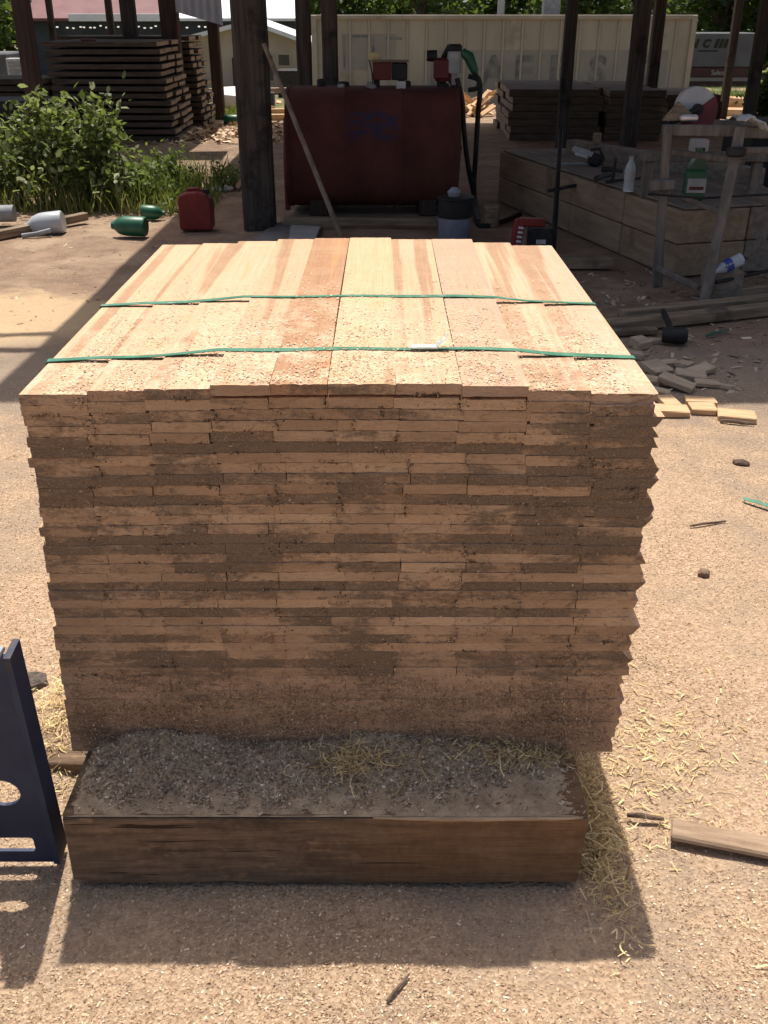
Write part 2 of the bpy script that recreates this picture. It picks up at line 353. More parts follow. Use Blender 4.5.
# ------------------------------------------------------------------ mesh builder
class MB:
    def __init__(s): s.v = []; s.f = []; s.mi = []

    def add(s, vs, fs, mi=0):
        o = len(s.v); s.v += [Vector(p) for p in vs]
        for f in fs: s.f.append([i + o for i in f]); s.mi.append(mi)
        return s

    def box(s, c, size, rot=None, mi=0, bev=0.0):
        sx, sy, sz = [d / 2 for d in size]; rot = rot or Matrix.Identity(3); c = Vector(c)
        if bev <= 0:
            P = [(x, y, z) for x in (-sx, sx) for y in (-sy, sy) for z in (-sz, sz)]
            F = [(0, 1, 3, 2), (4, 6, 7, 5), (0, 4, 5, 1), (2, 3, 7, 6), (0, 2, 6, 4), (1, 5, 7, 3)]
            return s.add([c + rot @ Vector(p) for p in P], F, mi)
        bm = bmesh.new(); bmesh.ops.create_cube(bm, size=1)
        for v in bm.verts: v.co = Vector((v.co.x * sx * 2, v.co.y * sy * 2, v.co.z * sz * 2))
        bmesh.ops.bevel(bm, geom=bm.edges[:], offset=min(bev, sx, sy, sz) * .99, segments=1, affect='EDGES')
        bm.verts.index_update()
        s.add([c + rot @ v.co for v in bm.verts], [[v.index for v in f.verts] for f in bm.faces], mi); bm.free()
        return s

    def beam(s, p0, p1, w, h, mi=0, bev=0.0, up=(0, 0, 1)):
        p0, p1 = Vector(p0), Vector(p1); d = p1 - p0; l = d.length; d.normalize(); u = Vector(up)
        if abs(d.dot(u)) > .98: u = Vector((0, 1, 0))
        x = d.cross(u).normalized(); z = x.cross(d).normalized()
        m = Matrix((x, d, z)).transposed()
        return s.box((p0 + p1) / 2, (w, l, h), m, mi, bev)

    def tube(s, pts, rad, seg=8, mi=0, cap=True):
        pts = [Vector(p) for p in pts]; n = len(pts)
        if isinstance(rad, (int, float)): rad = [rad] * n
        o = len(s.v); prev = None
        for i, p in enumerate(pts):
            d = (pts[min(i + 1, n - 1)] - pts[max(i - 1, 0)]).normalized()
            if prev is None:
                u = Vector((0, 0, 1)) if abs(d.z) < .9 else Vector((1, 0, 0)); a = d.cross(u).normalized()
            else: a = (prev - d * prev.dot(d)).normalized()
            prev = a; b_ = d.cross(a)
            for k in range(seg):
                th = 2 * math.pi * k / seg; s.v.append(p + (a * math.cos(th) + b_ * math.sin(th)) * rad[i])
        for i in range(n - 1):
            for k in range(seg):
                k2 = (k + 1) % seg
                s.f.append([o + i * seg + k, o + i * seg + k2, o + (i + 1) * seg + k2, o + (i + 1) * seg + k]); s.mi.append(mi)
        if cap:
            s.f.append([o + k for k in range(seg)][::-1]); s.mi.append(mi)
            s.f.append([o + (n - 1) * seg + k for k in range(seg)]); s.mi.append(mi)
        return s

    def lathe(s, prof, c, axis='Z', seg=24, mi=0, rot=None):
        """prof: (radius, height) pairs along the axis from c"""
        c = Vector(c); o = len(s.v); n = len(prof)
        for r, h in prof:
            r = max(r, 1e-4)
            for k in range(seg):
                th = 2 * math.pi * k / seg; a, b_ = math.cos(th) * r, math.sin(th) * r
                p = {'Z': (a, b_, h), 'X': (h, a, b_), 'Y': (a, h, b_)}[axis]
                p = Vector(p)
                if rot: p = rot @ p
                s.v.append(c + p)
        for i in range(n - 1):
            for k in range(seg):
                k2 = (k + 1) % seg
                s.f.append([o + i * seg + k, o + i * seg + k2, o + (i + 1) * seg + k2, o + (i + 1) * seg + k]); s.mi.append(mi)
        s.f.append([o + k for k in range(seg)][::-1]); s.mi.append(mi)
        s.f.append([o + (n - 1) * seg + k for k in range(seg)]); s.mi.append(mi)
        return s

    def prism(s, poly, origin, ex, ey, depth, mi=0):
        """flat polygon (u,v) spanned by ex,ey at origin, extruded by vector depth"""
        origin, ex, ey, depth = map(Vector, (origin, ex, ey, depth)); n = len(poly)
        a = [origin + ex * u + ey * v for u, v in poly]; b_ = [p + depth for p in a]
        F = [list(range(n))[::-1], list(range(n, 2 * n))] + [[i, (i + 1) % n, n + (i + 1) % n, n + i] for i in range(n)]
        return s.add(a + b_, F, mi)

    def build(s, name, mats, parent=None, smooth=False, loc=None):
        me = bpy.data.meshes.new(name)
        off = Vector(loc) if loc is not None else (parent_world(parent) if parent else Vector((0, 0, 0)))
        me.from_pydata([tuple(p - off) for p in s.v], [], s.f)
        mats = mats if isinstance(mats, (list, tuple)) else [mats]
        for q in mats: me.materials.append(q)
        me.polygons.foreach_set('material_index', s.mi)
        bm = bmesh.new(); bm.from_mesh(me); bmesh.ops.recalc_face_normals(bm, faces=bm.faces[:]); bm.to_mesh(me); bm.free()
        if smooth:
            me.polygons.foreach_set('use_smooth', [True] * len(me.polygons))
            try: me.set_sharp_from_angle(angle=R(40))
            except Exception: pass
        me.update()
        o = bpy.data.objects.new(name, me); COL.objects.link(o)
        if parent: o.parent = parent
        elif loc is not None: o.location = off
        return o


def parent_world(p):
    v = Vector((0, 0, 0))
    while p: v += p.location; p = p.parent
    return v


def tag(o, label=None, cat=None, group=None, kind=None):
    if label: o['label'] = label
    if cat: o['category'] = cat
    if group: o['group'] = group
    if kind: o['kind'] = kind
    return o


def T(name, label, cat, loc, group=None):
    o = bpy.data.objects.new(name, None); COL.objects.link(o); o.location = loc; o.empty_display_size = .1
    return tag(o, label, cat, group)


def copy_tree(o, parent=None):
    c = o.copy(); COL.objects.link(c)
    if parent: c.parent = parent
    for ch in list(o.children): copy_tree(ch, c)
    return c


def quads(name, V, mat, per=4, kind=None, loc=None, parent=None):
    """V: (n, per, 3) numpy: one face per chip or leaf"""
    n = V.shape[0]; me = bpy.data.meshes.new(name)
    me.vertices.add(n * per); me.vertices.foreach_set('co', V.astype(np.float32).ravel())
    me.loops.add(n * per); me.loops.foreach_set('vertex_index', np.arange(n * per, dtype=np.int32))
    me.polygons.add(n); me.polygons.foreach_set('loop_start', np.arange(0, n * per, per, dtype=np.int32))
    me.polygons.foreach_set('loop_total', np.full(n, per, dtype=np.int32))
    me.materials.append(mat); me.update(calc_edges=True); me.validate()
    o = bpy.data.objects.new(name, me); COL.objects.link(o)
    if parent: o.parent = parent
    if kind: o['kind'] = kind
    return o


def chip_quads(P, lmin, lmax, asp=(.25, .7), tilt=.5, normal=(0, 0, 1)):
    n = len(P)
    nrm = np.array(normal, float)[None] + rng.normal(0, tilt, (n, 3)); nrm /= np.linalg.norm(nrm, axis=1)[:, None]
    a = rng.normal(0, 1, (n, 3)); a -= (a * nrm).sum(1)[:, None] * nrm; a /= np.linalg.norm(a, axis=1)[:, None]
    b_ = np.cross(nrm, a)
    l = rng.uniform(lmin, lmax, n) ** 1; w = l * rng.uniform(*asp, n)
    a = a * l[:, None] / 2; b_ = b_ * w[:, None] / 2
    j = lambda: rng.uniform(.6, 1.1, (n, 1))
    return np.stack([P - a * j() - b_ * j(), P + a * j() - b_ * j(), P + a * j() + b_ * j(), P - a * j() + b_ * j()], 1)


ORD = ['', 'first', 'second', 'third', 'fourth', 'fifth', 'sixth', 'seventh', 'eighth', 'ninth', 'tenth', 'eleventh', 'twelfth', 'thirteenth',
       'fourteenth', 'fifteenth', 'sixteenth', 'seventeenth', 'eighteenth', 'nineteenth', 'twentieth', 'twenty-first', 'twenty-second',
       'twenty-third', 'twenty-fourth', 'twenty-fifth', 'twenty-sixth', 'twenty-seventh', 'twenty-eighth', 'twenty-ninth', 'thirtieth']

# ------------------------------------------------------------------ ground
def axis(stops):
    out = []
    for a, b_, st in stops: out += list(np.arange(a, b_, st))
    return np.array(out + [stops[-1][1]])


gx = axis([(-160, -20, 14), (-20, -4, 1.0), (-4, -1.6, .08), (-1.6, 1.8, .03), (1.8, 4, .08), (4, 20, 1.0), (20, 160, 14)])
gy = axis([(-30, -2, 4), (-2, .8, .2), (.8, 3.2, .03), (3.2, 10, .1), (10, 40, .8), (40, 240, 20)])
GX, GY = np.meshgrid(gx, gy)
def bumps(X, Y):
    z = np.zeros_like(X)
    for k, (f, a) in enumerate(((2.1, .007), (4.3, .004), (9.1, .0025), (19, .0015), (37, .0011))):
        z += a * np.sin(f * X * 1.3 + 1.7 * k + 1.1 * np.sin(f * Y * .7 + k)) * np.sin(f * Y * 1.1 - 2.3 * k + 1.3 * np.sin(f * X * .6))
    return z
def slope(Y):
    t_ = np.clip((Y - 15) / 23, 0, 1); return -1.3 * t_ * t_ * (3 - 2 * t_)
def heap(X, Y, cx, cy, rx, ry, h):
    d = ((X - cx) / rx) ** 2 + ((Y - cy) / ry) ** 2; return h * np.exp(-d * 1.6)
def gz(X, Y):
    X = np.asarray(X, float); Y = np.asarray(Y, float)
    w = np.clip((12 - Y) / 4, 0, 1) * np.clip((12 - np.abs(X)) / 4, 0, 1)
    return bumps(X, Y) * w + slope(Y) - .008 * w + heap(X, Y, -.73, 1.78, .13, .26, .075)
GZ = gz(GX, GY)
ny, nx = GX.shape
V = np.stack([GX, GY, GZ], -1).reshape(-1, 3)
idx = np.arange(nx * ny).reshape(ny, nx)
Q = np.stack([idx[:-1, :-1], idx[:-1, 1:], idx[1:, 1:], idx[1:, :-1]], -1).reshape(-1, 4)
me = bpy.data.meshes.new('ground'); me.from_pydata(V.tolist(), [], Q.tolist()); me.materials.append(M['ground'])
me.polygons.foreach_set('use_smooth', [True] * len(me.polygons))
og = bpy.data.objects.new('ground', me); COL.objects.link(og); tag(og, kind='structure')

# ------------------------------------------------------------------ the strapped stack of boards
ZT, TH, NC, NL, YF, LEN = .9225, .0187, 10, 40, 1.5, 1.15
def xedge(k):   # left and right end of layer k (0 = top)
    z = k / (NL - 1)
    xl = np.interp(z, [0, .3, .6, 1], [-.597, -.600, -.611, -.625])
    xr = np.interp(z, [0, .12, .45, .7, 1], [.448, .456, .460, .459, .450])
    return xl, xr
def crown(x, k): return .019 * (1 - ((x + .075) / .53) ** 2) * max(0, 1 - k / 26) ** 1.3
def topz(x): return ZT + crown(x, 0) + (.006 if -.285 < x < .238 else 0)


def board_geo(mb, w, h, ln, y0=0.0, x0=0.0, z0=0.0, slant=0.0, seed=0):
    r = random.Random(seed)
    base = [(-.5, .03), (-.49, 0), (-.2, 0), (.15, 0), (.49, 0), (.5, .03), (.5, .5), (.5, .97), (.49, 1), (.12, 1), (-.18, 1), (-.49, 1), (-.5, .97), (-.5, .5)]
    ring = []
    top_u = [-.5 + .999 * q / 13 for q in range(14)]
    base = [(-.5, .3), (-.5, .02)] + [(u_, 0) for u_ in top_u[1:-1]] + [(.5, .02), (.5, .3), (.5, .7), (.5, .98)] + [(u_, 1) for u_ in top_u[1:-1][::-1]] + [(-.5, .98), (-.5, .7)]
    jag = []
    for u, v in base:
        dx = slant * (.5 - v) if u > .4 else 0
        ring.append((u * w + dx, v * h + r.uniform(-.0003, .0003)))
        e = r.uniform(-.0002, .0003) if r.random() < .94 else r.uniform(-.0022, .0)
        jag.append((r.uniform(-.0003, .0003), e if v > .5 else -e))
    n = len(ring); secs = [0, .006, .3, .6, .85, 1.0]; P = []
    wx = r.uniform(-.002, .002)
    for si, s_ in enumerate(secs):
        for (u, v) in ring:
            yy = s_ * ln + (r.uniform(-.0007, .0007) if si == 0 else 0)
            sh = .0007 if si == 0 else 0
            cu = u; cv = v
            if si == 0: jx, jz = jag[ring.index((u, v))]; cu += jx; cv += jz
            P.append((x0 + cu + wx * math.sin(s_ * 3.1), y0 + yy, z0 + cv))
    F = []
    for i in range(len(secs) - 1):
        for k in range(n):
            k2 = (k + 1) % n; F.append([i * n + k, i * n + k2, (i + 1) * n + k2, (i + 1) * n + k])
    mb.add(P, F, 0)
    mb.add(P[:n], [list(range(n))], 1); mb.add(P[-n:], [list(range(n))], 1)


TONES = [(.68, .47, .28), (.62, .42, .245), (.70, .50, .31), (.60, .40, .24), (.64, .45, .28), (.66, .44, .26)]
TOPT = [(.62, .425, .275), (.59, .395, .255), (.61, .42, .275), (.55, .37, .24), (.54, .245, .115), (.62, .42, .255), (.59, .405, .265), (.47, .335, .245), (.60, .42, .285), (.57, .395, .285)]
TOPLAB = ['pale tan', 'tan and brown striped', 'honey tan', 'brown and tan two-toned', 'orange toned', 'yellowish tan', 'tan knotty',
          'greyish brown', 'light pinkish tan', 'plain pinkish']
row_dirt = []
for k in range(NL):
    zone = np.interp(k, [0, 2, 3, 5, 14, 18, 30, 39], [.40, .36, .46, .58, .54, .28, .24, .34])
    row_dirt.append(zone + rnd.choice([-.22, -.16, -.05, .14, .26]))
rest = MB()
for k in range(NL):
    xl, xr = xedge(k); xl += rnd.uniform(-.004, .005); xr += rnd.uniform(-.007, .008)
    if k == 0: xl, xr = -.5985, .4475
    if k % 3 == 0: ws0 = [1 + rnd.uniform(-.13, .13) for _ in range(NC)]
    ws = [q + rnd.uniform(-.012, .012) for q in ws0]; tot = sum(ws); x = xl
    ry = rnd.uniform(-.0012, .0012)
    for c in range(NC):
        w = ws[c] / tot * (xr - xl); xc = x + w / 2; x += w
        gap = rnd.choice([.0001, .0001, .0001, .0002, .0002, .0003, .0025]) if k else .0008
        h = TH - rnd.choice([.00003, .00005, .0001, .0001, .0003])
        y = YF + ry + rnd.uniform(-.0006, .0006)
        if k == 0: y = YF + [0, .002, -.001, -.006, -.004, -.003, .0, -.004, .003, .005][c]; h = TH
        z = ZT - (k + 1) * TH + crown(xc, k)
        if k == 0: z += [0, 0, 0, .0055, .005, .005, .0055, .006, 0, 0][c]
        ln = LEN + rnd.uniform(-.012, .012)
        sl = rnd.uniform(-.016, .016) if c == NC - 1 else rnd.uniform(-.002, .002)
        tone = TOPT[c] if k == 0 else rnd.choice(TONES)
        f = 1.0 if k == 0 else rnd.choice([.72, .8, .86, .9, .95, 1.12])
        dirt = row_dirt[k] + rnd.choice([-.16, -.06, 0, 0, .06, .14]) + (rnd.choice([.4, -.2]) if rnd.random() < .07 else 0)
        if k >= 30:
            board_geo(rest, w - gap, h, ln, y, xc, z, sl, k * 100 + c); continue
        mb = MB(); board_geo(mb, w - gap, h, ln, 0, 0, 0, sl, k * 100 + c)
        o = mb.build('pallet_board', [M['top'], M['end']])
        o.location = (xc, y, z); o.color = (tone[0] * f, tone[1] * f, tone[2] * f, dirt)
        shade = 'dark dusty' if dirt > .6 else ('half dusty' if dirt > .42 else 'clean tan')
        which = ORD[c + 1] + (' from the left' if c < 5 else ' board from the left')
        if k == 0: lab = f'{TOPLAB[c]} sunlit top board, {ORD[c+1]} from the left under the green straps'
        else: lab = f'{shade} board end, {ORD[c+1]} from the left in the {ORD[k+1]} layer from the top'
        tag(o, lab, 'board', 'sawn boards in the strapped stack')
m2 = M['end'].copy(); m2.name = 'crusted_board_end'
ro = rest.build('pallet_boards', [M['top'], M['end']]); ro.color = (.62, .43, .28, .24); ro['kind'] = 'stuff'
ro['label'] = 'sawdust crusted lowest layers of the strapped board stack'; ro['category'] = 'board'

# green straps
def strap(Y, seal, label, skew):
    t_ = T('strap', label, 'strap', (-.07, Y, ZT), 'green straps round the board stack')
    xl, xr = -.602, .4525; pts = []
    def btop(x):
        cw = 1.046 / NC; c = min(NC - 1, max(0, int((x + .5985) / cw))); return ZT + crown(-.5985 + (c + .5) * cw, 0) + [0, 0, 0, .0055, .005, .005, .0055, .006, 0, 0][c]
    for i in range(81):
        x = xl + (xr - xl) * i / 80
        z = max(btop(x + d_) for d_ in (-.016, 0, .016)) + .0012
        pts.append((x, Y + skew * (i / 80 - .5) + .003 * math.sin(i * .35), z, .0))
    zs = [p[2] for p in pts]
    for _ in range(40): zs = [max(zs[q], (zs[max(0, q - 1)] + zs[q] + zs[min(80, q + 1)]) / 3) for q in range(81)]
    pts = [(p[0], p[1], z, 0) for p, z in zip(pts, zs)]
    zb = ZT - NL * TH - .003
    xl2, xr2 = -.634, .473
    for f in (.004, .02): pass
    loop = [(p[0], p[1], p[2]) for p in pts] + [(xr + .004, Y + skew / 2, ZT - .012), (xr2, Y + skew / 2, ZT - .16), (xr2, Y + skew / 2, zb + .1), (xr2 - .02, Y, zb), (xl2 + .02, Y, zb), (xl2, Y - skew / 2, zb + .1), (xl2, Y - skew / 2, ZT - .16), (xl - .004, Y - skew / 2, ZT - .012)]
    mb = MB(); n = len(loop); hw = .0078
    vs = []
    for i, p in enumerate(loop):
        tw = .06 * math.sin(i * .16 + Y * 9) if i < 81 else 0
        a = loop[i - 1]; b_ = loop[(i + 1) % n]; d = (Vector(b_) - Vector(a)).normalized()
        wv = Vector((0, 1, 0)); nv = d.cross(wv).normalized()
        side = (wv * math.cos(tw) + nv * math.sin(tw)) * hw; up = side.cross(d).normalized() * .0006
        P = Vector(p)
        vs += [P - side - up, P + side - up, P + side + up, P - side + up]
    fs = []
    for i in range(n):
        j = (i + 1) % n
        for q in range(4): fs.append([i * 4 + q, i * 4 + (q + 1) % 4, j * 4 + (q + 1) % 4, j * 4 + q])
    mb.add(vs, fs); mb.build('band', M['strap'], t_)
    if seal:
        sx = gp(425, 357, ZT + .02).x
        s_ = MB().box((sx, Y, topz(sx) + .0055), (.05, .02, .004), bev=.0015); s_.build('seal', M['strap_white'], t_)
        q = MB(); e0 = Vector((sx + .02, Y, topz(sx) + .0085))
        path = [e0 + Vector(d) for d in ((0, 0, 0), (.008, -.001, .003), (.016, .001, .007), (.022, .004, .012))]
        vs = []
        for i, p in enumerate(path):
            vs += [p + Vector((0, -.008, -.003 + .004 * i)), p + Vector((0, .008, .002 + .002 * i)), p + Vector((.001, .008, .0032 + .002 * i)), p + Vector((.001, -.008, -.0018 + .004 * i))]
        fs = []
        for i in range(3):
            for k in range(4): fs.append([i * 4 + k, i * 4 + (k + 1) % 4, i * 4 + 4 + (k + 1) % 4, i * 4 + 4 + k])
        fs += [[0, 1, 2, 3], [12, 13, 14, 15]]
        q.add(vs, fs).build('tail', M['strap_white'], t_)
    return t_


strap(1.678, True, 'green plastic strap with white seal across the near end of the stack', .02)
strap(2.045, False, 'plain green plastic strap across the middle of the board stack', .015)

# skids under the stack
TZ = ZT - NL * TH - .001
def timber(y0, y1, x0, x1, label):
    t_ = T('timber_skid', label, 'timber', ((x0 + x1) / 2, (y0 + y1) / 2, 0), 'timbers under the board stack')
    bm = bmesh.new(); bmesh.ops.create_cube(bm, size=1)
    bmesh.ops.subdivide_edges(bm, edges=[e for e in bm.edges if abs((e.verts[0].co - e.verts[1].co).x) > .5], cuts=24)
    for v in bm.verts:
        v.co = Vector((v.co.x * (x1 - x0), v.co.y * (y1 - y0), v.co.z * TZ + TZ / 2))
    long_e = [e for e in bm.edges if abs((e.verts[0].co - e.verts[1].co).normalized().x) > .9 and all(abs(abs(v.co.y) - (y1 - y0) / 2) < 1e-4 for v in e.verts)]
    bmesh.ops.bevel(bm, geom=long_e, offset=.006, segments=2, affect='EDGES')
    for v in bm.verts:
        q = v.co * 7
        v.co += Vector((0, mnoise.noise(q + Vector((0, 3, 1))) * .004, mnoise.noise(q) * .0008 if v.co.z > .1 else mnoise.noise(q) * .004))
        if v.co.x < -(x1 - x0) / 2 + .02 and v.co.z < .06: v.co.z += .012
        if abs(abs(v.co.x) - (x1 - x0) / 2) < 1e-3: v.co.x += mnoise.noise(q * 4) * .006 + (-.006 if v.co.z < .05 and v.co.x > 0 else 0)
    bm.verts.index_update()
    mb = MB().add([v.co + Vector(t_.location) for v in bm.verts], [[v.index for v in f.verts] for f in bm.faces]); bm.free()
    mb.build('beam', M['timber'], t_)
    return t_


ts = timber(1.325, 1.64, -.590, .374, 'dark squared timber with sawdust on it under the near end of the stack')
# pale split sliver along the front top edge
sl = MB()
pv = []; NS = 40
for i in range(NS + 1):
    x = -.02 + i * .385 / NS; en = math.sin(math.pi * i / NS) ** .5; w_ = en * (.0004 + .0045 * abs(mnoise.noise(Vector((x * 14, 2, 0)))) + .0012)
    pv += [(x, 1.3258 - .0055 * en, TZ - .004 - w_), (x, 1.3258 - .0055 * en, TZ - .003), (x, 1.3262, TZ - .002), (x, 1.3262, TZ - .008)]
fs = []
for i in range(NS):
    for q in range(4): fs.append([i * 4 + q, i * 4 + (q + 1) % 4, i * 4 + 4 + (q + 1) % 4, i * 4 + 4 + q])
sl.add(pv, fs + [[0, 1, 2, 3], [NS * 4 + k for k in range(4)]]).build('split_edge', M['timber_pale'], ts)
timber(2.33, 2.60, -.585, .38, 'dark squared timber under the far end of the board stack')
# loose plank end left of the stack
p0 = gp(40, 772, .10); 
mb = MB().box((-.67, 1.64, .05), (.14, .06, .03), bev=.003); o = mb.build('board_offcut', M['timber'], loc=(-.67, 1.64, .05)); o.location.z = .032
tag(o, 'short brown board end poking out beside the timber by the steel frame', 'offcut')

# ------------------------------------------------------------------ sawdust on the timber
def timber_h(X, Y):
    yy = (Y - 1.325) / .2
    h = .0022 + .034 * np.clip(yy, 0, 1) ** 1.2
    h += .030 * np.exp(-(((X + .44) / .09) ** 2 + ((Y - 1.50) / .07) ** 2)) + .018 * np.exp(-(((X - .02) / .13) ** 2 + ((Y - 1.50) / .06) ** 2))
    h += np.clip(yy * 3, .05, 1) * .006 * np.sin(X * 31 + 2 * np.sin(Y * 40)) * np.sin(Y * 37 + X * 11) + .003 * np.sin(X * 83 + Y * 50)
    bare = 1 / (1 + np.exp(-((X - .10 - (Y - 1.33) * .9) / .035)))
    h = h * (1 - bare * .8) + .0015 * bare
    edge = np.clip(np.minimum((X + .585) / .03, (.37 - X) / .05), 0, 1)
    return h * edge - .004 * (1 - edge)
hx = np.linspace(-.585, .372, 150); hy = np.linspace(1.328, 1.56, 50)
HX, HY = np.meshgrid(hx, hy)
HZ = TZ + timber_h(HX, HY) + np.minimum(.0015, np.maximum(0, HY - 1.33) * .06) * rng.normal(0, 1, HX.shape)
ny, nx = HX.shape; idx = np.arange(nx * ny).reshape(ny, nx)
Q = np.stack([idx[:-1, :-1], idx[:-1, 1:], idx[1:, 1:], idx[1:, :-1]], -1).reshape(-1, 4)
HZ[0, :] = TZ - .003; HZ[1, :] = np.minimum(HZ[1, :], TZ + .0018)
me = bpy.data.meshes.new('sawdust_heap'); me.from_pydata(np.stack([HX, HY, HZ], -1).reshape(-1, 3).tolist(), [], Q.tolist()); me.materials.append(M['heap'])
me.polygons.foreach_set('use_smooth', [True] * len(me.polygons))
oh = bpy.data.objects.new('sawdust_heap', me); COL.objects.link(oh); tag(oh, 'grey sawdust heaped on the timber', 'sawdust', kind='stuff')

# chips: ground, timber, stack top, stack front
def ground_pts(n, x0, x1, y0, y1):
    u = rng.uniform(0, 1, n) ** 2.1; Y = y0 + (y1 - y0) * u; X = rng.uniform(x0, x1, n) * (.55 + .45 * (Y - y0) / (y1 - y0) + .1)
    ok = ~((X > -.58) & (X < .37) & (Y > 1.33) & (Y < 1.62))
    ok &= rng.uniform(-1.2, 1.0, n) < np.sin(X * 3.1 + 2 * np.sin(Y * 2.3)) * np.sin(Y * 2.7 + 1.4 * np.sin(X * 4)) + .5 * np.sin(X * 9 + Y * 7) + .6
    X, Y = X[ok], Y[ok]; return np.stack([X, Y, gz(X, Y) + .0015], 1)
P = ground_pts(270000, -2.2, 2.2, .85, 4.2)
quads('sawdust_chips', chip_quads(P, .002, .0066, tilt=.5), M['chip'], kind='stuff')
P = ground_pts(2500, -1.4, 1.4, .9, 2.4); quads('sawdust_flakes', chip_quads(P, .006, .013, (.15, .45), .4), M['chip'], kind='stuff')
n = 16000; X = rng.uniform(-.58, .368, n); Y = rng.uniform(1.33, 1.54, n)
keep = (timber_h(X, Y) > .006) | (rng.uniform(0, 1, n) < .10); X, Y = X[keep], Y[keep]
P = np.stack([X, Y, TZ + np.maximum(timber_h(X, Y), .001) + .002], 1); quads('timber_chips', chip_quads(P, .003, .009, tilt=.7), M['chip_grey'], kind='stuff')
n = 15000; X = rng.uniform(-.595, .444, n); Y = 1.503 + 1.1 * rng.beta(.9, 3.2, n)
cl = np.sin(X * 23 + 3 * np.sin(Y * 9)) * np.sin(Y * 17 + X * 5); kp = rng.uniform(-1, 1.3, n) < cl + .3; X, Y = X[kp], Y[kp]
P = np.stack([X, Y, ZT + .019 * (1 - ((X + .075) / .53) ** 2) + np.where((X > -.285) & (X < .238), .006, 0) + .0016], 1); quads('board_top_chips', chip_quads(P, .0018, .006, tilt=.10), M['chip'], kind='stuff')
# chips clinging to the rough front of the stack, mostly low down and in the joints
n = 42000; u = rng.uniform(0, 1, n); zc = np.where(u < .72, .2 * rng.beta(1, 1.5, n), rng.uniform(0, .74, n)); Z = TZ + .004 + zc
X = rng.uniform(-.60, .445, n); cl = np.sin(X * 19 + 2 * np.sin(Z * 33)) * np.sin(Z * 47 + X * 7)
kp = (rng.uniform(-1, 1.2, n) < cl - .25 + .85 * (zc < .17 + .02 * np.sin(X * 13))); X, Z = X[kp], Z[kp]
P = np.stack([X, np.full(len(X), YF - .0055) - np.clip((.05 - (Z - TZ)) * .25, 0, .02) + rng.uniform(-.001, .003, len(X)), Z], 1)
quads('board_front_chips', chip_quads(P, .0015, .0052, tilt=.6, normal=(0, -1, .2)), M['crumb_pale'], kind='stuff')

sx_ = []
ends = [q for q in COL.objects if q.name.startswith('pallet_board') and 'kind' not in q]
for o in ends:
    if rnd.random() > .42: continue
    xe = o.location.x + (o.bound_box[4][0] if rnd.random() < .8 else rnd.uniform(-.04, .04)); tall = rnd.choice([.010, .018, .018, .034]); wide = rnd.choice([.0025, .004, .007, .014])
    for _ in range(int(5200 * (tall + .006) * (wide + .006)) + rnd.randint(4, 30)):
        sx_.append((xe + rnd.gauss(0, wide), o.location.y - .0012 + rnd.uniform(-.0012, .0012), o.location.z + .009 + rnd.uniform(-tall, tall) * rnd.random() ** .5))
for o in ends:      # crumbs lying along the lower edge of a board end
    if rnd.random() > .22: continue
    x0_ = rnd.uniform(-.05, .03); l_ = rnd.uniform(.02, .06)
    for _ in range(rnd.randint(12, 50)): sx_.append((o.location.x + x0_ + rnd.uniform(0, l_), o.location.y - .001 + rnd.uniform(-.0012, .0012), o.location.z + rnd.gauss(.001, .002)))
sx_ = [q for q in sx_ if -.592 < q[0] < .438]
P = np.array(sx_); quads('joint_crumbs', chip_quads(P, .0012, .0052, tilt=.8, normal=(0, -1, .2)), M['crumb'], kind='stuff')

# wood shavings: thin curled ribbons
def ribbons(name, n, fpos, lmin, lmax, lift=.02):
    V = []; F = []
    for _ in range(n):
        x, y, z = fpos(); ln = rnd.uniform(lmin, lmax); k = 11; a = rnd.uniform(0, 6.28); da = rnd.choice([rnd.uniform(-.14, .14), rnd.uniform(-.5, .5)]); el = rnd.uniform(-.2, .35); dl = rnd.uniform(-.28, .1)
        p = Vector((x, y, z)); w = rnd.choice([.0003, .0004, .0005, .0006, .0008, .0013]); o = len(V)
        for i in range(k):
            d = Vector((math.cos(a) * math.cos(el), math.sin(a) * math.cos(el), math.sin(el)))
            s_ = Vector((-math.sin(a), math.cos(a), rnd.uniform(-.6, .6))).normalized() * w
            V += [p - s_, p + s_]
            p = p + d * ln / k; a += da + rnd.uniform(-.25, .25); el += dl + rnd.uniform(-.15, .15)
            if p.z < z - .006: p.z = z - .006; el = abs(el) * .4
        for i in range(k - 1): F.append([o + 2 * i, o + 2 * i + 1, o + 2 * i + 3, o + 2 * i + 2])
    me = bpy.data.meshes.new(name); me.from_pydata([tuple(v) for v in V], [], F); me.materials.append(M['shaving'])
    me.polygons.foreach_set('use_smooth', [True] * len(F))
    o = bpy.data.objects.new(name, me); COL.objects.link(o); o['kind'] = 'stuff'; return o


def on_timber(cx, cy, sx, sy):
    def f():
        x = min(.365, max(-.57, rnd.gauss(cx, sx))); y = min(1.49, max(1.34, rnd.gauss(cy, sy)))
        return x, y, TZ + max(0, float(timber_h(x, y))) + rnd.uniform(.002, .014)
    return f
def on_ground(cx, cy, sx, sy, up=.004):
    def f():
        x = rnd.gauss(cx, sx); y = rnd.gauss(cy, sy)
        if -.57 < x < .385 and 1.31 < y < 1.65: x = .39 + rnd.uniform(0, .05)
        return x, y, float(gz(x, y)) + rnd.uniform(.002, .004 + up)
    return f
ribbons('wood_shavings', 85, on_timber(-.06, 1.445, .04, .02), .03, .11)
ribbons('wood_shavings', 24, on_timber(.0, 1.455, .04, .02), .04, .13)
ribbons('wood_shavings', 90, on_timber(.27, 1.475, .06, .014), .03, .10)
ribbons('wood_shavings', 420, on_ground(.425, 1.50, .028, .11, .04), .02, .09)
ribbons('wood_shavings', 110, on_ground(.58, 1.70, .11, .12, .006), .015, .07)
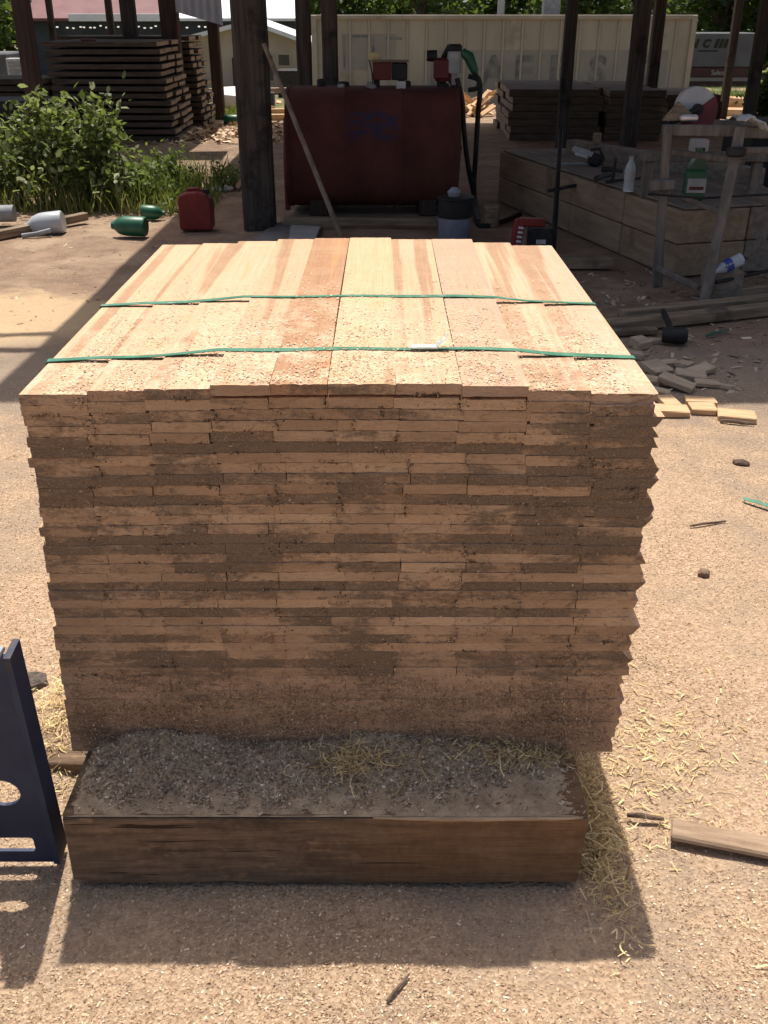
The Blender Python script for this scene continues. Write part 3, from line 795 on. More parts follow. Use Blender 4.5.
ribbons('wood_shavings', 330, on_ground(-.73, 1.80, .055, .12, .02), .015, .05)
ribbons('wood_shavings', 50, on_ground(.95, 1.95, .30, .35, .002), .012, .04)

def bits(n, f, lmin, lmax, tilt=.35):
    P = np.array([f() for _ in range(n)]); quads('straw_bits', chip_quads(P, lmin, lmax, (.05, .16), tilt), M['shaving'], kind='stuff')
bits(1900, on_ground(.425, 1.50, .026, .11, .03), .006, .032, .5)
bits(650, on_ground(.58, 1.70, .12, .14, .004), .008, .03, .25)
bits(300, on_timber(.26, 1.475, .07, .014), .006, .026, .45)
bits(260, on_timber(-.07, 1.445, .04, .02), .006, .026, .45)
bits(1600, on_ground(-.73, 1.79, .06, .13, .012), .006, .024, .5)

# ------------------------------------------------------------------ blue steel frame at the left
t_ = T('steel_frame', 'dark blue steel plate frame with a round hole standing beside the board stack', 'frame', (-.8, 1.36, 0))
bl = Vector((-1.300, 1.385, .004)); ex = Vector((1, 0, 0)); ey = Vector((.026, -.105, 1)).normalized()
nrm = Vector((0, -1, -.105)).normalized()
W = .655; H = .532
def circ(cx, cy, r, n=20): return [(cx + r * math.cos(2 * math.pi * i / n), cy + r * math.sin(2 * math.pi * i / n)) for i in range(n)]
bm = bmesh.new()
def loop_edges(pts):
    vs = [bm.verts.new((u, v, 0)) for u, v in pts]; return [bm.edges.new((vs[i], vs[(i + 1) % len(vs)])) for i in range(len(vs))]
outer = [(0, 0), (W, 0), (W, H), (W - .05, H), (W - .052, H - .07), (W - .064, H - .13), (W - .10, H - .165), (W - .16, H - .185), (0, H - .22)]
hole = circ(W - .066, .198, .034)
slot = [(W - .24, .032), (W - .035, .032), (W - .031, .038), (W - .031, .068), (W - .036, .072), (W - .24, .072)]
slot2 = [(.08, .036), (.34, .036), (.34, .066), (.08, .066)]
hole2 = circ(.22, .205, .04)
E = []
for q in (outer, hole, slot, slot2, hole2): E += loop_edges(q)
r_ = bmesh.ops.triangle_fill(bm, use_beauty=True, edges=E)
ext = bmesh.ops.extrude_face_region(bm, geom=bm.faces[:])
for g in ext['geom']:
    if isinstance(g, bmesh.types.BMVert): g.co.z = .007
bm.verts.index_update()
mb = MB().add([bl + ex * v.co.x + ey * v.co.y + nrm * v.co.z for v in bm.verts], [[v.index for v in f.verts] for f in bm.faces]); bm.free()
mb.build('plate', M['blue_steel'], t_)
# folded flange down the right edge
mb = MB(); mb.prism([(0, 0), (.012, .0), (.012, H), (0, H)], bl + ex * (W + .0005) + nrm * .012, ex, ey, -nrm * .05); mb.build('flange', M['blue_steel'], t_)
q = bl + ex * (W - .02) + ey * (H + .0005) + nrm * .004
MB().box(q + ey * .004, (.036, .03, .008), bev=.002).build('cap', M['bright_steel'], t_)

# ------------------------------------------------------------------ loose things on the lit ground
def plank(name, p0, p1, w, h, mat, label, cat, group=None, bev=.004):
    p0, p1 = Vector(p0), Vector(p1); c = (p0 + p1) / 2
    mb = MB(); L_ = (p1 - p0); l = L_.length; d = L_.normalized(); z0 = Vector((0, 0, 1)); x = d.cross(z0).normalized(); z = x.cross(d)
    m3 = Matrix((d, x, z)).transposed(); mb.box((0, 0, 0), (l, w, h), None, 0, bev)
    # rough up: random shift of end corners
    for v in mb.v: v += Vector((rnd.uniform(-.002, .002), rnd.uniform(-.0015, .0015), rnd.uniform(-.001, .001)))
    o = mb.build(name, mat); o.matrix_world = Matrix.Translation(c) @ m3.to_4x4()
    return tag(o, label, cat, group)


a = gp(670, 828, .025); b_ = a + Vector((1.1, -.22, 0)); 
a = gp(671, 829, .012); b_ = gp(790, 852, .012)
plank('plank', a + Vector((.0, 0, .0)), a + (b_ - a).normalized() * .75, .052, .014, M['plank_bark'], 'weathered flat plank lying on the sawdust near the frame edge', 'plank')
def twig(px0, py0, px1, py1, r, label, mat='bark', name='stick', cat='stick', z=.004):
    a = gp(px0, py0, z); b_ = gp(px1, py1, z); c = (a + b_) / 2
    pts = [a, a.lerp(b_, .35) + Vector((0, 0, r * .5)), a.lerp(b_, .7) + Vector((r * .5, 0, 0)), b_]
    o = MB().tube(pts, [r * .8, r, r * .9, r * .6], 6).build(name, M[mat], loc=c); return tag(o, label, cat)
twig(387, 1001, 409, 974, .0033, 'short dark stick on the sunlit sawdust before the timber')
twig(627, 815, 664, 819, .006, 'thin brown stick beside the end of the weathered plank')
twig(720, 421, 754, 424, .008, 'thin brown stick on the bare yard near the cut blocks')
twig(690, 526, 726, 521, .004, 'fine grey twig on the sawdust near the green strap scrap')
def lump(px, py, r, label, mat, name, cat, flat=.6, seed=1, elong=1.0):
    p = gp(px, py, 0.0); r3 = random.Random(seed); bm = bmesh.new(); bmesh.ops.create_icosphere(bm, subdivisions=2, radius=r)
    for v in bm.verts:
        k = 1 + .28 * mnoise.noise(v.co / r * 1.3 + Vector((seed, 0, 0))); v.co = Vector((v.co.x * k * elong, v.co.y * k, v.co.z * k * flat))
    bm.verts.index_update(); z = float(gz(p.x, p.y)) + r * flat * .6
    mb = MB().add([v.co for v in bm.verts], [[v.index for v in f.verts] for f in bm.faces]); bm.free()
    o = mb.build(name, M[mat]); o.location = (p.x, p.y, z); return tag(o, label, cat)
o = lump(741, 463, .021, 'small dark bark piece on the sawdust right of the stack', 'bark', 'bark_piece', 'bark', .5, 3, 1.6); o.rotation_euler.z = -.3
lump(704, 573, .019, 'rounded brown stone on the sawdust right of the stack', 'stone', 'stone', 'stone', .7, 5)
lump(30, 686, .035, 'dark gravel clump on the ground beside the steel frame', 'concrete', 'dirt_clump', 'clump', .6, 8, 1.4)
a = gp(743, 499, .004); c_ = gp(775, 507, .004)
mb = MB(); pts = [a, a.lerp(c_, .35) + Vector((0, -.012, .006)), a.lerp(c_, .75) + Vector((0, -.02, .004)), c_ + Vector((.05, 0, 0))]; vs = []
for p in pts: vs += [p + Vector((0, -.011, 0)), p + Vector((0, .009, .003)), p + Vector((0, .009, .0045)), p + Vector((0, -.011, .0015))]
fs = [[0, 1, 2, 3], [12, 13, 14, 15]]
for i in range(3):
    for q in range(4): fs.append([i * 4 + q, i * 4 + (q + 1) % 4, i * 4 + 4 + (q + 1) % 4, i * 4 + 4 + q])
tag(mb.add(vs, fs).build('strap_scrap', M['strap'], loc=a), 'scrap of green plastic strap lying on the sawdust', 'strap')

# cut blocks by the shade line
def block(px, py, size, rz, mat, label, group, tilt=(0, 0), z=0.0):
    p = gp(px, py, 0); mb = MB().box((0, 0, 0), size, None, 0, .003)
    for v in mb.v: v += Vector((rnd.uniform(-.003, .003), rnd.uniform(-.003, .003), 0))
    o = mb.build('wood_block', mat); o.location = (p.x, p.y, size[2] / 2 + z + .002 + float(gz(p.x, p.y)) + abs(tilt[0]) * size[1] / 2.2 + abs(tilt[1]) * size[0] / 2.2)
    o.rotation_euler = (tilt[0], tilt[1], rz); return tag(o, label, 'wood block', group)
G1 = 'cut wood blocks on the ground by the stack'
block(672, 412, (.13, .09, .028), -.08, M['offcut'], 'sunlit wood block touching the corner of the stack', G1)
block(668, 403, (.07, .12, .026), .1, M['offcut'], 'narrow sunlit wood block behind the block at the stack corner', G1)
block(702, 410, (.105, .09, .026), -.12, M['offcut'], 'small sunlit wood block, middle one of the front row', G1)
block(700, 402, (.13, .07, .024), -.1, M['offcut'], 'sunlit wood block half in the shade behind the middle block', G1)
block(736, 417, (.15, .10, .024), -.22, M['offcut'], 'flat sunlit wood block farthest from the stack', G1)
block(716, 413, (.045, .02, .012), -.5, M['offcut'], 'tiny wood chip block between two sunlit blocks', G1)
G2 = 'dusty offcuts in the shade beside the stack'
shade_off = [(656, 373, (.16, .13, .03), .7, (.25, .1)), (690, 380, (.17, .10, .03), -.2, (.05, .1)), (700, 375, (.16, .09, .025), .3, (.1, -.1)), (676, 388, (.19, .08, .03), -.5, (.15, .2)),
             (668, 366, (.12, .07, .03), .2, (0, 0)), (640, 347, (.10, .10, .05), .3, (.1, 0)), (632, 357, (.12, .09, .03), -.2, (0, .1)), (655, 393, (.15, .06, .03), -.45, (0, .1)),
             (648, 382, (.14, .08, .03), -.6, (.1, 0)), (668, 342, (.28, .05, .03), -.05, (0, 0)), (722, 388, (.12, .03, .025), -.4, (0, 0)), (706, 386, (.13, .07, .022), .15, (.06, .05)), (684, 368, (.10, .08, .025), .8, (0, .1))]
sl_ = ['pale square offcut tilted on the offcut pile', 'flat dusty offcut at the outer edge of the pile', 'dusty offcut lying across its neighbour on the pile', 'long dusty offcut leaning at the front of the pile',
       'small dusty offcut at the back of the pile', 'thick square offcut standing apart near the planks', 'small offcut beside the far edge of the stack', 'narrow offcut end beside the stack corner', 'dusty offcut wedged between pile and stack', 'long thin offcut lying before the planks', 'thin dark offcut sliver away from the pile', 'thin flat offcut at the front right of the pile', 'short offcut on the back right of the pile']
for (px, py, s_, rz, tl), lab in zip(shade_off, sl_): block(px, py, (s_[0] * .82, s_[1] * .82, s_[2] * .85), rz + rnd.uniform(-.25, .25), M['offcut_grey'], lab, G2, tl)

# long planks + mallet
a = gp(607, 326, .03); b_ = gp(768, 309, .03); d = (b_ - a).normalized()
plank('plank', a, a + d * 2.2, .085, .055, M['plank_old'], 'long grey plank nearest the offcut pile on the shaded ground', 'plank', 'planks lying by the trestle')
a2 = gp(622, 316, .03); plank('plank', a2 + Vector((0, .02, 0)), a2 + d * 2.3 + Vector((0, .04, 0)), .075, .05, M['plank_old'], 'long grey plank next to the trestle leg on the ground', 'plank', 'planks lying by the trestle')
a3 = gp(612, 326, .085); plank('plank', gp(612, 332, .02), gp(656, 330, .02), .06, .03, M['plank_old'], 'short broken plank in front of the long planks', 'plank', 'planks lying by the trestle')
t_ = T('mallet', 'black mallet with its handle resting on the grey planks', 'mallet', gp(672, 336))
MB().tube([gp(663, 311, .09), gp(672, 331, .06)], .016, 8).build('handle', M['black'], t_, True)
h0 = gp(662, 335, .04); h1 = gp(688, 336, .045); MB().tube([h0, h0.lerp(h1, .1), h0.lerp(h1, .9), h1], [.030, .040, .042, .030], 14).build('head', M['black'], t_, True)
twig(706, 336, 728, 330, .008, 'strip of faded green strap in the shade past the mallet', 'green', 'strap_scrap', 'strap', .008)
# litter in shade: scattered small scraps as stuff
n = 900; X = rng.uniform(1.0, 3.0, n); Y = rng.uniform(4.0, 6.4, n); P = np.stack([X, Y, gz(X, Y) + .004], 1)
quads('wood_litter', chip_quads(P, .015, .07, (.12, .45), .25), M['chip_grey'], kind='stuff')
n = 700; X = rng.uniform(-3.6, -1.4, n); Y = rng.uniform(5.0, 9.5, n); P = np.stack([X, Y, gz(X, Y) + .004], 1)
quads('wood_litter', chip_quads(P, .01, .04, (.12, .45), .25), M['chip_grey'], kind='stuff')
n = 1500; X = rng.uniform(-3.6, -1.2, n); Y = rng.uniform(13.2, 16, n); P = np.stack([X, Y, gz(X, Y) + .012], 1)
quads('wood_litter', chip_quads(P, .03, .16, (.15, .5), .35), M['chip'], kind='stuff')

# ------------------------------------------------------------------ shed posts and roofs
ROOF = 3.6
GP = 'posts of the open shed'
def post(px, py, Y, w, label, mat='post', d=None, zt=ROOF, zb=None, lean=0):
    p = at(px, py, Y); zb = ground_z(p.x, Y) if zb is None else zb
    mb = MB(); n = 7; sx = w / 2; sy = (d or w) / 2; vs = []; fs = []
    for i in range(n):
        z = zb + (zt - zb) * i / (n - 1)
        for (u, v) in ((-1, -.8), (-.8, -1), (.8, -1), (1, -.8), (1, .8), (.8, 1), (-.8, 1), (-1, .8)):
            vs.append((p.x + u * sx + mnoise.noise(Vector((z * 1.3, px, u))) * w * .06 + lean * (z - zb), Y + v * sy, z))
    for i in range(n - 1):
        for k in range(8): fs.append([i * 8 + k, i * 8 + (k + 1) % 8, i * 8 + 8 + (k + 1) % 8, i * 8 + 8 + k])
    fs += [list(range(8)), list(range((n - 1) * 8, n * 8))]
    mb.add(vs, fs); o = mb.build('shed_post', M[mat], loc=(p.x, Y, zb)); return tag(o, label, 'post', GP)


post(254, 110, 7.75, .235, 'thick weathered post standing left of the red tank', 'post')
post(304, 50, 9.6, .125, 'dark square post rising behind the tank, the nearer to its left end')
post(330, 50, 9.5, .14, 'dark square post rising behind the tank, second from its left end')
post(568, 60, 12.6, .135, 'slim dark post in front of the beige container, behind the lumber')
post(637, 60, 11.0, .155, 'stout dark post behind the timber blocks, before the last letter')
post(656, 45, 15.6, .155, 'slim dark post just right of the stout post before the container')
post(735, 30, 17.0, .12, 'thin post in front of the grey trailer panel')
post(762, 30, 13.0, .13, 'thin post beside the dark shrub at the far right')
post(28, 50, 11.4, .165, 'wide dark post at the corner of the left lumber stacks', 'post_red')
post(51, 20, 17.2, .09, 'very thin post just right of the wide corner post', 'post')
post(110, 20, 17.2, .10, 'thin post above the middle of the left lumber stack', 'post')
post(129, 20, 15.15, .19, 'dark post rising behind the nearest crib stack', 'post')
post(170, 22, 15.15, .24, 'dark post between the lumber stack and the hanging metal sheet', 'post_red')
post(215, 50, 16.8, .17, 'reddish post below the hanging metal sheet', 'post_red')


def roof(name, label, x0, x1, y0, y1, z, purl):
    t_ = T(name, label, 'roof', ((x0 + x1) / 2, (y0 + y1) / 2, z))
    mb = MB(); n = int((x1 - x0) / .1); vs = []; 
    for i in range(n + 1):
        x = x0 + (x1 - x0) * i / n; dz = .02 * (i % 2)
        vs += [(x, y0, z + .12 + dz), (x, y1, z + .12 + dz), (x, y0, z + .124 + dz), (x, y1, z + .124 + dz)]
    fs = []
    for i in range(n): a_ = i * 4; fs += [[a_, a_ + 1, a_ + 5, a_ + 4], [a_ + 2, a_ + 6, a_ + 7, a_ + 3]]
    fs += [[0, 2, 3, 1], [n * 4, n * 4 + 1, n * 4 + 3, n * 4 + 2]]
    mb.add(vs, fs).build('roof_sheet', M['roof_sheet'], t_)
    for (px0, px1, py, *pw) in purl: MB().beam((px0, py, z + .055), (px1, py, z + .055), pw[0] if pw else .09, .06 if pw else .12).build('purlin', M['post'], t_)
    return t_


roof('shed_roof', 'rusty sheet roof of the open shed over the tank', -1.83, 9.0, 5.27, 17.4, 3.6, [(-2.75, 9.0, 6.28, .05), (-2.22, 9.0, 6.02, .06), (-1.8, 9, 8.5), (-1.8, 9, 11), (-1.8, 9, 13.5)])
roof('lumber_shed_roof', 'sheet roof over the crib stacked lumber', -9.0, -2.45, 12.2, 17.6, 3.7, [(-9.0, -2.4, 12.6), (-9, -2.4, 15), (-9, -2.4, 17)])
# hanging galvanised sheet
a = at(176, -60, 13.0); 
mb = MB(); top = 40; vs = []; 
xs = np.linspace(0, 1, 13)
for i, u in enumerate(xs):
    px = 176 + 47 * u; low = at(px, 12 + 13.5 * u, 13.0); x = low.x; dy = .012 * (i % 2)
    vs += [(x, 13.0 + dy, 3.6), (x, 13.0 + dy, low.z), (x, 13.004 + dy, 3.6), (x, 13.004 + dy, low.z)]
fs = []
for i in range(12): a_ = i * 4; fs += [[a_, a_ + 1, a_ + 5, a_ + 4], [a_ + 2, a_ + 6, a_ + 7, a_ + 3], [a_ + 1, a_ + 3, a_ + 7, a_ + 5]]
fs += [[0, 2, 3, 1], [48, 49, 51, 50]]
tag(mb.add(vs, fs).build('metal_sheet', M['galv'], loc=(at(200, 0, 13).x, 13, 2)), 'grey metal siding sheet hanging from the shed eave', 'metal sheet')

# ------------------------------------------------------------------ tank with its gear
tx = at(373, 150, 8.5).x; TY = 8.62; TRr = .455; tzc = .05 + TRr
t_ = T('fuel_tank', 'dull red horizontal steel fuel tank on short legs in the shade', 'tank', (tx, TY, 0))
Ln = .69
prof = [(.0, -Ln - .035), (.2, -Ln - .03), (.36, -Ln - .012), (TRr - .02, -Ln), (TRr + .006, -Ln), (TRr + .006, -Ln + .025), (TRr, -Ln + .03), (TRr, -.232), (TRr + .003, -.228), (TRr + .003, -.215), (TRr, -.21), (TRr, .22), (TRr + .003, .224), (TRr + .003, .236), (TRr, .24), (TRr, Ln - .03),
        (TRr + .006, Ln - .025), (TRr + .006, Ln), (TRr - .02, Ln), (.36, Ln + .012), (.2, Ln + .03), (0, Ln + .035)]
mbt = MB().lathe(prof, (tx, TY, tzc), 'X', 72)
for i, v in enumerate(mbt.v):      # flat sided, round cornered cross section
    dy, dz = v.y - TY, v.z - tzc; r_ = math.hypot(dy, dz)
    if r_ > .01:
        f_ = 1 / ((abs(dy / r_) ** 3.6 + abs(dz / r_) ** 3.6) ** (1 / 3.6)); mbt.v[i] = Vector((v.x, TY + dy * f_, tzc + dz * f_))
mbt.build('shell', M['tank'], t_, True)
for sx in (-.45, .45):
    mb = MB(); mb.box((tx + sx, TY - .06, .075), (.14, .62, .15), bev=.006); mb.build('leg', M['post_red'], t_)
for dx, r, h in ((-.42, .035, .05), (-.24, .05, .03), (.28, .03, .035)):
    MB().lathe([(r, 0), (r, h), (r * .7, h + .01), (0, h + .012)], (tx + dx, TY, tzc + TRr - .004), 'Z', 14).build('fill_cap', M['steel_dark'], t_, True)
MB().tube([at(286, 118, 8.3), at(286, 160, 8.3), at(288, 210, 8.3)], .022, 8).build('drain_pipe', M['red_paint'], t_, True)
ztop = tzc + TRr
# toolbox on the tank
bx = at(389, 80, TY).x
t_ = T('toolbox', 'red and black battery box resting on the tank top', 'box', (bx, TY, ztop))
MB().box((bx - .055, TY, ztop + .115), (.15, .2, .13), bev=.006).build('case', M['red_paint'], t_)
MB().box((bx + .085, TY - .005, ztop + .112), (.125, .19, .125), bev=.006).build('battery', M['black'], t_)
MB().box((bx + .01, TY, ztop + .187), (.30, .22, .012), bev=.003).build('lid', M['plank_old'], t_)
for dx in (-.1, .1): MB().box((bx + dx, TY - .03, ztop + .02), (.05, .1, .055), bev=.004).build('foot', M['steel_dark'], t_)
MB().tube([(bx - .13, TY - .1, ztop + .0), (bx - .135, TY - .1, ztop + .1), (bx - .16, TY - .1, ztop + .20)], .006, 6).build('cable', M['steel_dark'], t_)
c = at(375, 61, TY); tag(MB().lathe([(.0, 0), (.045, 0), (.05, .008), (.05, .05), (.042, .056), (0, .056)], (c.x, TY, ztop + .194), 'Z', 18).build('tape_roll', M['yellow'], smooth=True, loc=(c.x, TY, ztop + .194)), 'yellow roll standing on the battery box lid', 'roll')
c = at(401, 84, TY - .1); tag(MB().box((c.x, TY - .17, ztop + .012), (.075, .04, .07), bev=.008).build('rag', M['cloth'], loc=(c.x, TY - .17, ztop)), 'small white rag hanging before the black battery', 'rag')
c = at(371, 85, TY - .1); tag(MB().box((c.x, TY - .16, ztop + .01), (.085, .05, .05), Matrix.Rotation(.5, 3, 'Y'), 0, .01).build('rag', M['grey'], loc=(c.x, TY - .16, ztop)), 'small grey rag lying before the red battery box', 'rag')
c = at(341, 87, TY - .1); tag(MB().lathe([(.0, 0), (.028, 0), (.028, .025), (.02, .03), (0, .03)], (c.x, TY - .1, ztop - .008), 'Z', 12).build('bottlecap', M['white'], loc=(c.x, TY - .1, ztop)), 'small white cup on the tank top left of the battery box', 'bottlecap')  # tiny white piece made as a bottle cap
# pump
pc = at(443, 75, TY)
t_ = T('fuel_pump', 'red fuel transfer pump with white filter and black hoses on the tank end', 'pump', (pc.x, TY, ztop))
X0 = pc.x
MB().lathe([(.05, 0), (.05, .03), (.03, .035), (.03, .07)], (X0, TY, ztop - .01), 'Z', 14).build('flange', M['steel_dark'], t_, True)
mb = MB().lathe([(.0, -.1), (.06, -.1), (.07, -.08), (.07, .05), (.05, .07), (0, .075)], (X0, TY, ztop + .14), 'Z', 18); mb.box((X0 - .02, TY - .06, ztop + .13), (.12, .05, .14), bev=.008); mb.build('motor', M['red_paint'], t_, True)
MB().lathe([(.0, -.05), (.04, -.05), (.045, .03), (.0, .035)], (X0 - .085, TY - .02, ztop + .225), 'X', 14).build('switch_knob', M['black'], t_, True)
MB().lathe([(.0, 0), (.052, 0), (.056, .01), (.056, .15), (.05, .16), (0, .162)], (X0 + .085, TY - .05, ztop + .10), 'Z', 20).build('filter', M['white'], t_, True)
mb = MB().lathe([(.0, 0), (.06, 0), (.06, .035), (.045, .05), (0, .05)], (X0 + .085, TY - .05, ztop + .262), 'Z', 16); mb.tube([(X0, TY, ztop + .21), (X0 + .04, TY - .03, ztop + .29), (X0 + .085, TY - .05, ztop + .29)], .022, 8); mb.build('filter_head', M['black'], t_, True)
mb = MB().tube([(X0 + .14, TY - .05, ztop + .26), (X0 + .2, TY - .05, ztop + .22), (X0 + .25, TY - .06, ztop + .12), (X0 + .26, TY - .06, ztop + .06)], [.03, .045, .035, .018], 10); mb.build('nozzle', M['green'], t_, True)
def hose(pts, r, name='hose'):
    P_ = [Vector(p) for p in pts]; out = []
    for i in range(len(P_) - 1):
        p0 = P_[max(0, i - 1)]; p1 = P_[i]; p2 = P_[i + 1]; p3 = P_[min(len(P_) - 1, i + 2)]
        for k in range(6):
            u = k / 6; out.append(.5 * ((2 * p1) + (p2 - p0) * u + (2 * p0 - 5 * p1 + 4 * p2 - p3) * u * u + (3 * p1 - p0 - 3 * p2 + p3) * u ** 3))
    out.append(P_[-1]); MB().tube(out, r, 8).build(name, M['black'], t_, True)
q = lambda px, py, Y=TY - .12: at(px, py, Y)
hose([q(457, 78), q(462, 100), q(464, 130), q(468, 165), q(474, 195), gp(478, 222, .03)], .021)
hose([q(468, 76), q(478, 80), q(477, 88), q(468, 90)], .018)
hose([q(473, 74), q(480, 84), q(478, 115), q(476, 150), q(474, 190), gp(478, 224, .02), gp(500, 222, .02), gp(520, 214, .02)], .021)
hose([q(453, 85), q(456, 115), q(460, 150)], .016)
# bucket with black lid
bp = gp(454, 240)
t_ = T('bucket', 'milky plastic bucket with a dark upper half beside the tank', 'bucket', bp)
MB().lathe([(0, 0), (.108, 0), (.115, .01), (.122, .17), (.0, .17)], bp, 'Z', 28).build('body', M['bucket'], t_, True)
MB().lathe([(.1245, .168), (.1265, .29), (.134, .295), (.134, .31), (.12, .312), (0, .312)], bp, 'Z', 28).build('collar', M['black'], t_, True)
MB().lathe([(.0, 0), (.04, .0), (.05, .03), (.02, .06), (0, .06)], bp + Vector((-.01, 0, .312)), 'Z', 10).build('rag_knob', M['galv'], t_, True)
c = gp(491, 226); tag(MB().lathe([(0, 0), (.06, 0), (.066, .15), (.05, .16), (0, .16)], c, 'Z', 16).build('jug', M['plank_old'], smooth=True, loc=c), 'small dull can standing between bucket and timber blocks', 'can')
# leaning pole and sheets
a = at(264, 44, 7.58); b_ = gp(345, 246, .01); c = b_
tag(MB().tube([b_, b_.lerp(a, .3), b_.lerp(a, .7), a], [.019, .018, .017, .016], 8).build('pole', M['stick'], smooth=True, loc=c), 'thin wooden pole leaning across the tank onto the post', 'pole')
def sheet(corners, th, mat, name, label, cat):
    P_ = [Vector(c_) for c_ in corners]; up = Vector((0, 0, th)); n_ = len(P_)
    o = MB().add(P_ + [p + up for p in P_], [list(range(n_)), list(range(n_, 2 * n_))] + [[i, (i + 1) % n_, n_ + (i + 1) % n_, n_ + i] for i in range(n_)]).build(name, mat, loc=P_[0]); return tag(o, label, cat)
sheet([gp(240, 247, .012), gp(288, 218, .012), gp(322, 226, .012), gp(312, 250, .012)], .012, M['cardboard'], 'board_sheet', 'grey board sheet lying on the ground before the tank', 'board')
sheet([gp(288, 246, .03), gp(291, 226, .03), gp(320, 228, .03), gp(312, 248, .03)], .01, M['cardboard_light'], 'board_sheet', 'paler square sheet lying on the grey board', 'board')
plank('plank', gp(284, 221, .05), gp(470, 222, .05), .05, .05, M['plank_old'], 'long batten on the ground under the tank front', 'plank')

# ------------------------------------------------------------------ timber blocks at right (saw deck)
A0 = gp(497, 201); B0 = gp(644, 266); ux = (B0 - A0).normalized(); vy = Vector((-ux.y, ux.x, 0));
if vy.x < 0: vy = -vy
Ltot = (B0 - A0).length + .35; H1 = .205
GT = 'sawn timbers of the low stack'
cuts = [0, .42, 1.45, 2.25, Ltot]
names_ = ['far', 'second', 'third', 'near']
def slab(u0, u1, v0, v1, z0, z1, mat, name, label, cat, group=None, bev=.006):
    c = A0 + ux * (u0 + u1) / 2 + vy * (v0 + v1) / 2; c.z = (z0 + z1) / 2
    m3 = Matrix((vy, ux, Vector((0, 0, 1)))).transposed()
    mb = MB().box((0, 0, 0), (v1 - v0 - .006, u1 - u0 - .012, z1 - z0 - .006), None, 0, bev)
    o = mb.build(name, mat); o.matrix_world = Matrix.Translation(c) @ m3.to_4x4(); return tag(o, label, cat, group)
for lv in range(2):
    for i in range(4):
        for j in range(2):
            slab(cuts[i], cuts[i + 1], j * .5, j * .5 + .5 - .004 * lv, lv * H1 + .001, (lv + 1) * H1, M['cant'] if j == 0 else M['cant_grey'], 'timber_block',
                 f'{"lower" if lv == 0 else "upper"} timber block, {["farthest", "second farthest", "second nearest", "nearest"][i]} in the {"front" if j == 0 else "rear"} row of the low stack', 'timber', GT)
# dusty deck boards and raised plank wall behind
slab(.0, Ltot, .03, 1.0, 2 * H1, 2 * H1 + .02, M['cant_grey'], 'deck_board', 'dusty grey deck board lying over the low timber stack', 'board')
w0 = at(562, 134, 9.0)
def wall_at(px, py, Y): return at(px, py, Y)
wa = at(566, 133, 8.75); wb = at(752, 177, 7.0); dd = (wb - wa); dd.z = 0; dl = dd.length; dd.normalize(); pz = Vector((-dd.y, dd.x, 0)); pz = pz if pz.y > 0 else -pz
ctr = (wa + wb) / 2
def wallboard(z0, z1, th, off, mat, label):
    c = ctr + pz * off; m3 = Matrix((dd, pz, Vector((0, 0, 1)))).transposed()
    zz = (z0 + z1) / 2
    o = MB().box((0, 0, 0), (dl, th, z1 - z0 - .005), None, 0, .006).build('beam', mat); o.matrix_world = Matrix.Translation((c.x, c.y, zz)) @ m3.to_4x4(); return tag(o, label, 'beam', 'beams walling the low timber stack')
wallboard(.0, .42, .14, .08, M['cant_grey'], 'dark beam on the ground behind the low timber stack')
zt_ = (wa.z + wb.z) / 2
wallboard(.42, zt_, .12, .07, M['cant_grey'], 'raised grey beam standing behind the tools and bottles')
# things on the deck
ZD = 2 * H1 + .021
def dk(px, py): return gp(px, py, ZD)
c = at(598, 133, 8.5); c.z = zt_
c = Vector((at(598, 128, 8.45).x, 8.45, zt_)); 
tag(MB().lathe([(0, 0), (.035, 0), (.035, .07), (.038, .075), (.03, .085), (0, .085)], c, 'Z', 14).build('tin_can', M['plank_old'], smooth=True, loc=c), 'small rusty tin standing on the raised beam', 'can')
c = dk(578, 166); t_ = T('chainsaw', 'white and black power saw lying on the dusty deck board', 'saw', c)
mb = MB().box(c + Vector((.03, 0, .10)), (.17, .09, .05), Matrix.Rotation(.25, 3, 'Y'), 0, .015); mb.build('body', M['white'], t_)
MB().box(c + Vector((.01, -.05, .085)), (.10, .02, .03), Matrix.Rotation(.25, 3, 'Y'), 0, .006).build('side_plate', M['silver'], t_)
MB().box(c + Vector((.12, .0, .05)), (.10, .10, .10), Matrix.Rotation(.3, 3, 'Y'), 0, .02).build('motor', M['black'], t_)
MB().tube([c + Vector((.08, -.03, .12)), c + Vector((.15, -.03, .13)), c + Vector((.19, -.03, .06)), c + Vector((.17, -.03, .01))], .012, 8).build('handle', M['black'], t_, True)
MB().box(c + Vector((-.05, -.02, .02)), (.28, .05, .012), Matrix.Rotation(.1, 3, 'Z'), 0, .003).build('guide_bar', M['grey'], t_)
def bottle(px, py, h, r, label, lab_mat, cap_mat, body='clear', lying=None):
    c = dk(px, py) if lying is None else Vector(lying)
    t_ = T('bottle', label, 'bottle', c)
    MB().lathe([(0, 0), (r, .0), (r, .02 * h), (r * .94, .3 * h), (r, .35 * h), (r, .62 * h), (r * .8, .74 * h), (r * .42, .87 * h), (r * .40, .93 * h), (0, .93 * h)], c, 'Z', 18).build('body', M[body], t_, True)
    MB().lathe([(r * 1.012, .36 * h), (r * 1.012, .60 * h)], c, 'Z', 18).build('wrapper', M[lab_mat], t_, True)
    MB().lathe([(0, 0), (r * .46, .0), (r * .46, .07 * h), (0, .07 * h)], c + Vector((0, 0, .932 * h)), 'Z', 14).build('cap', M[cap_mat], t_, True)
    return t_
bottle(628, 191, .22, .036, 'clear water bottle standing on the dusty deck board', 'white', 'white')
o = bottle(647, 186, .10, .035, 'short green bottle beside the clear water bottle', 'green', 'black', 'green')
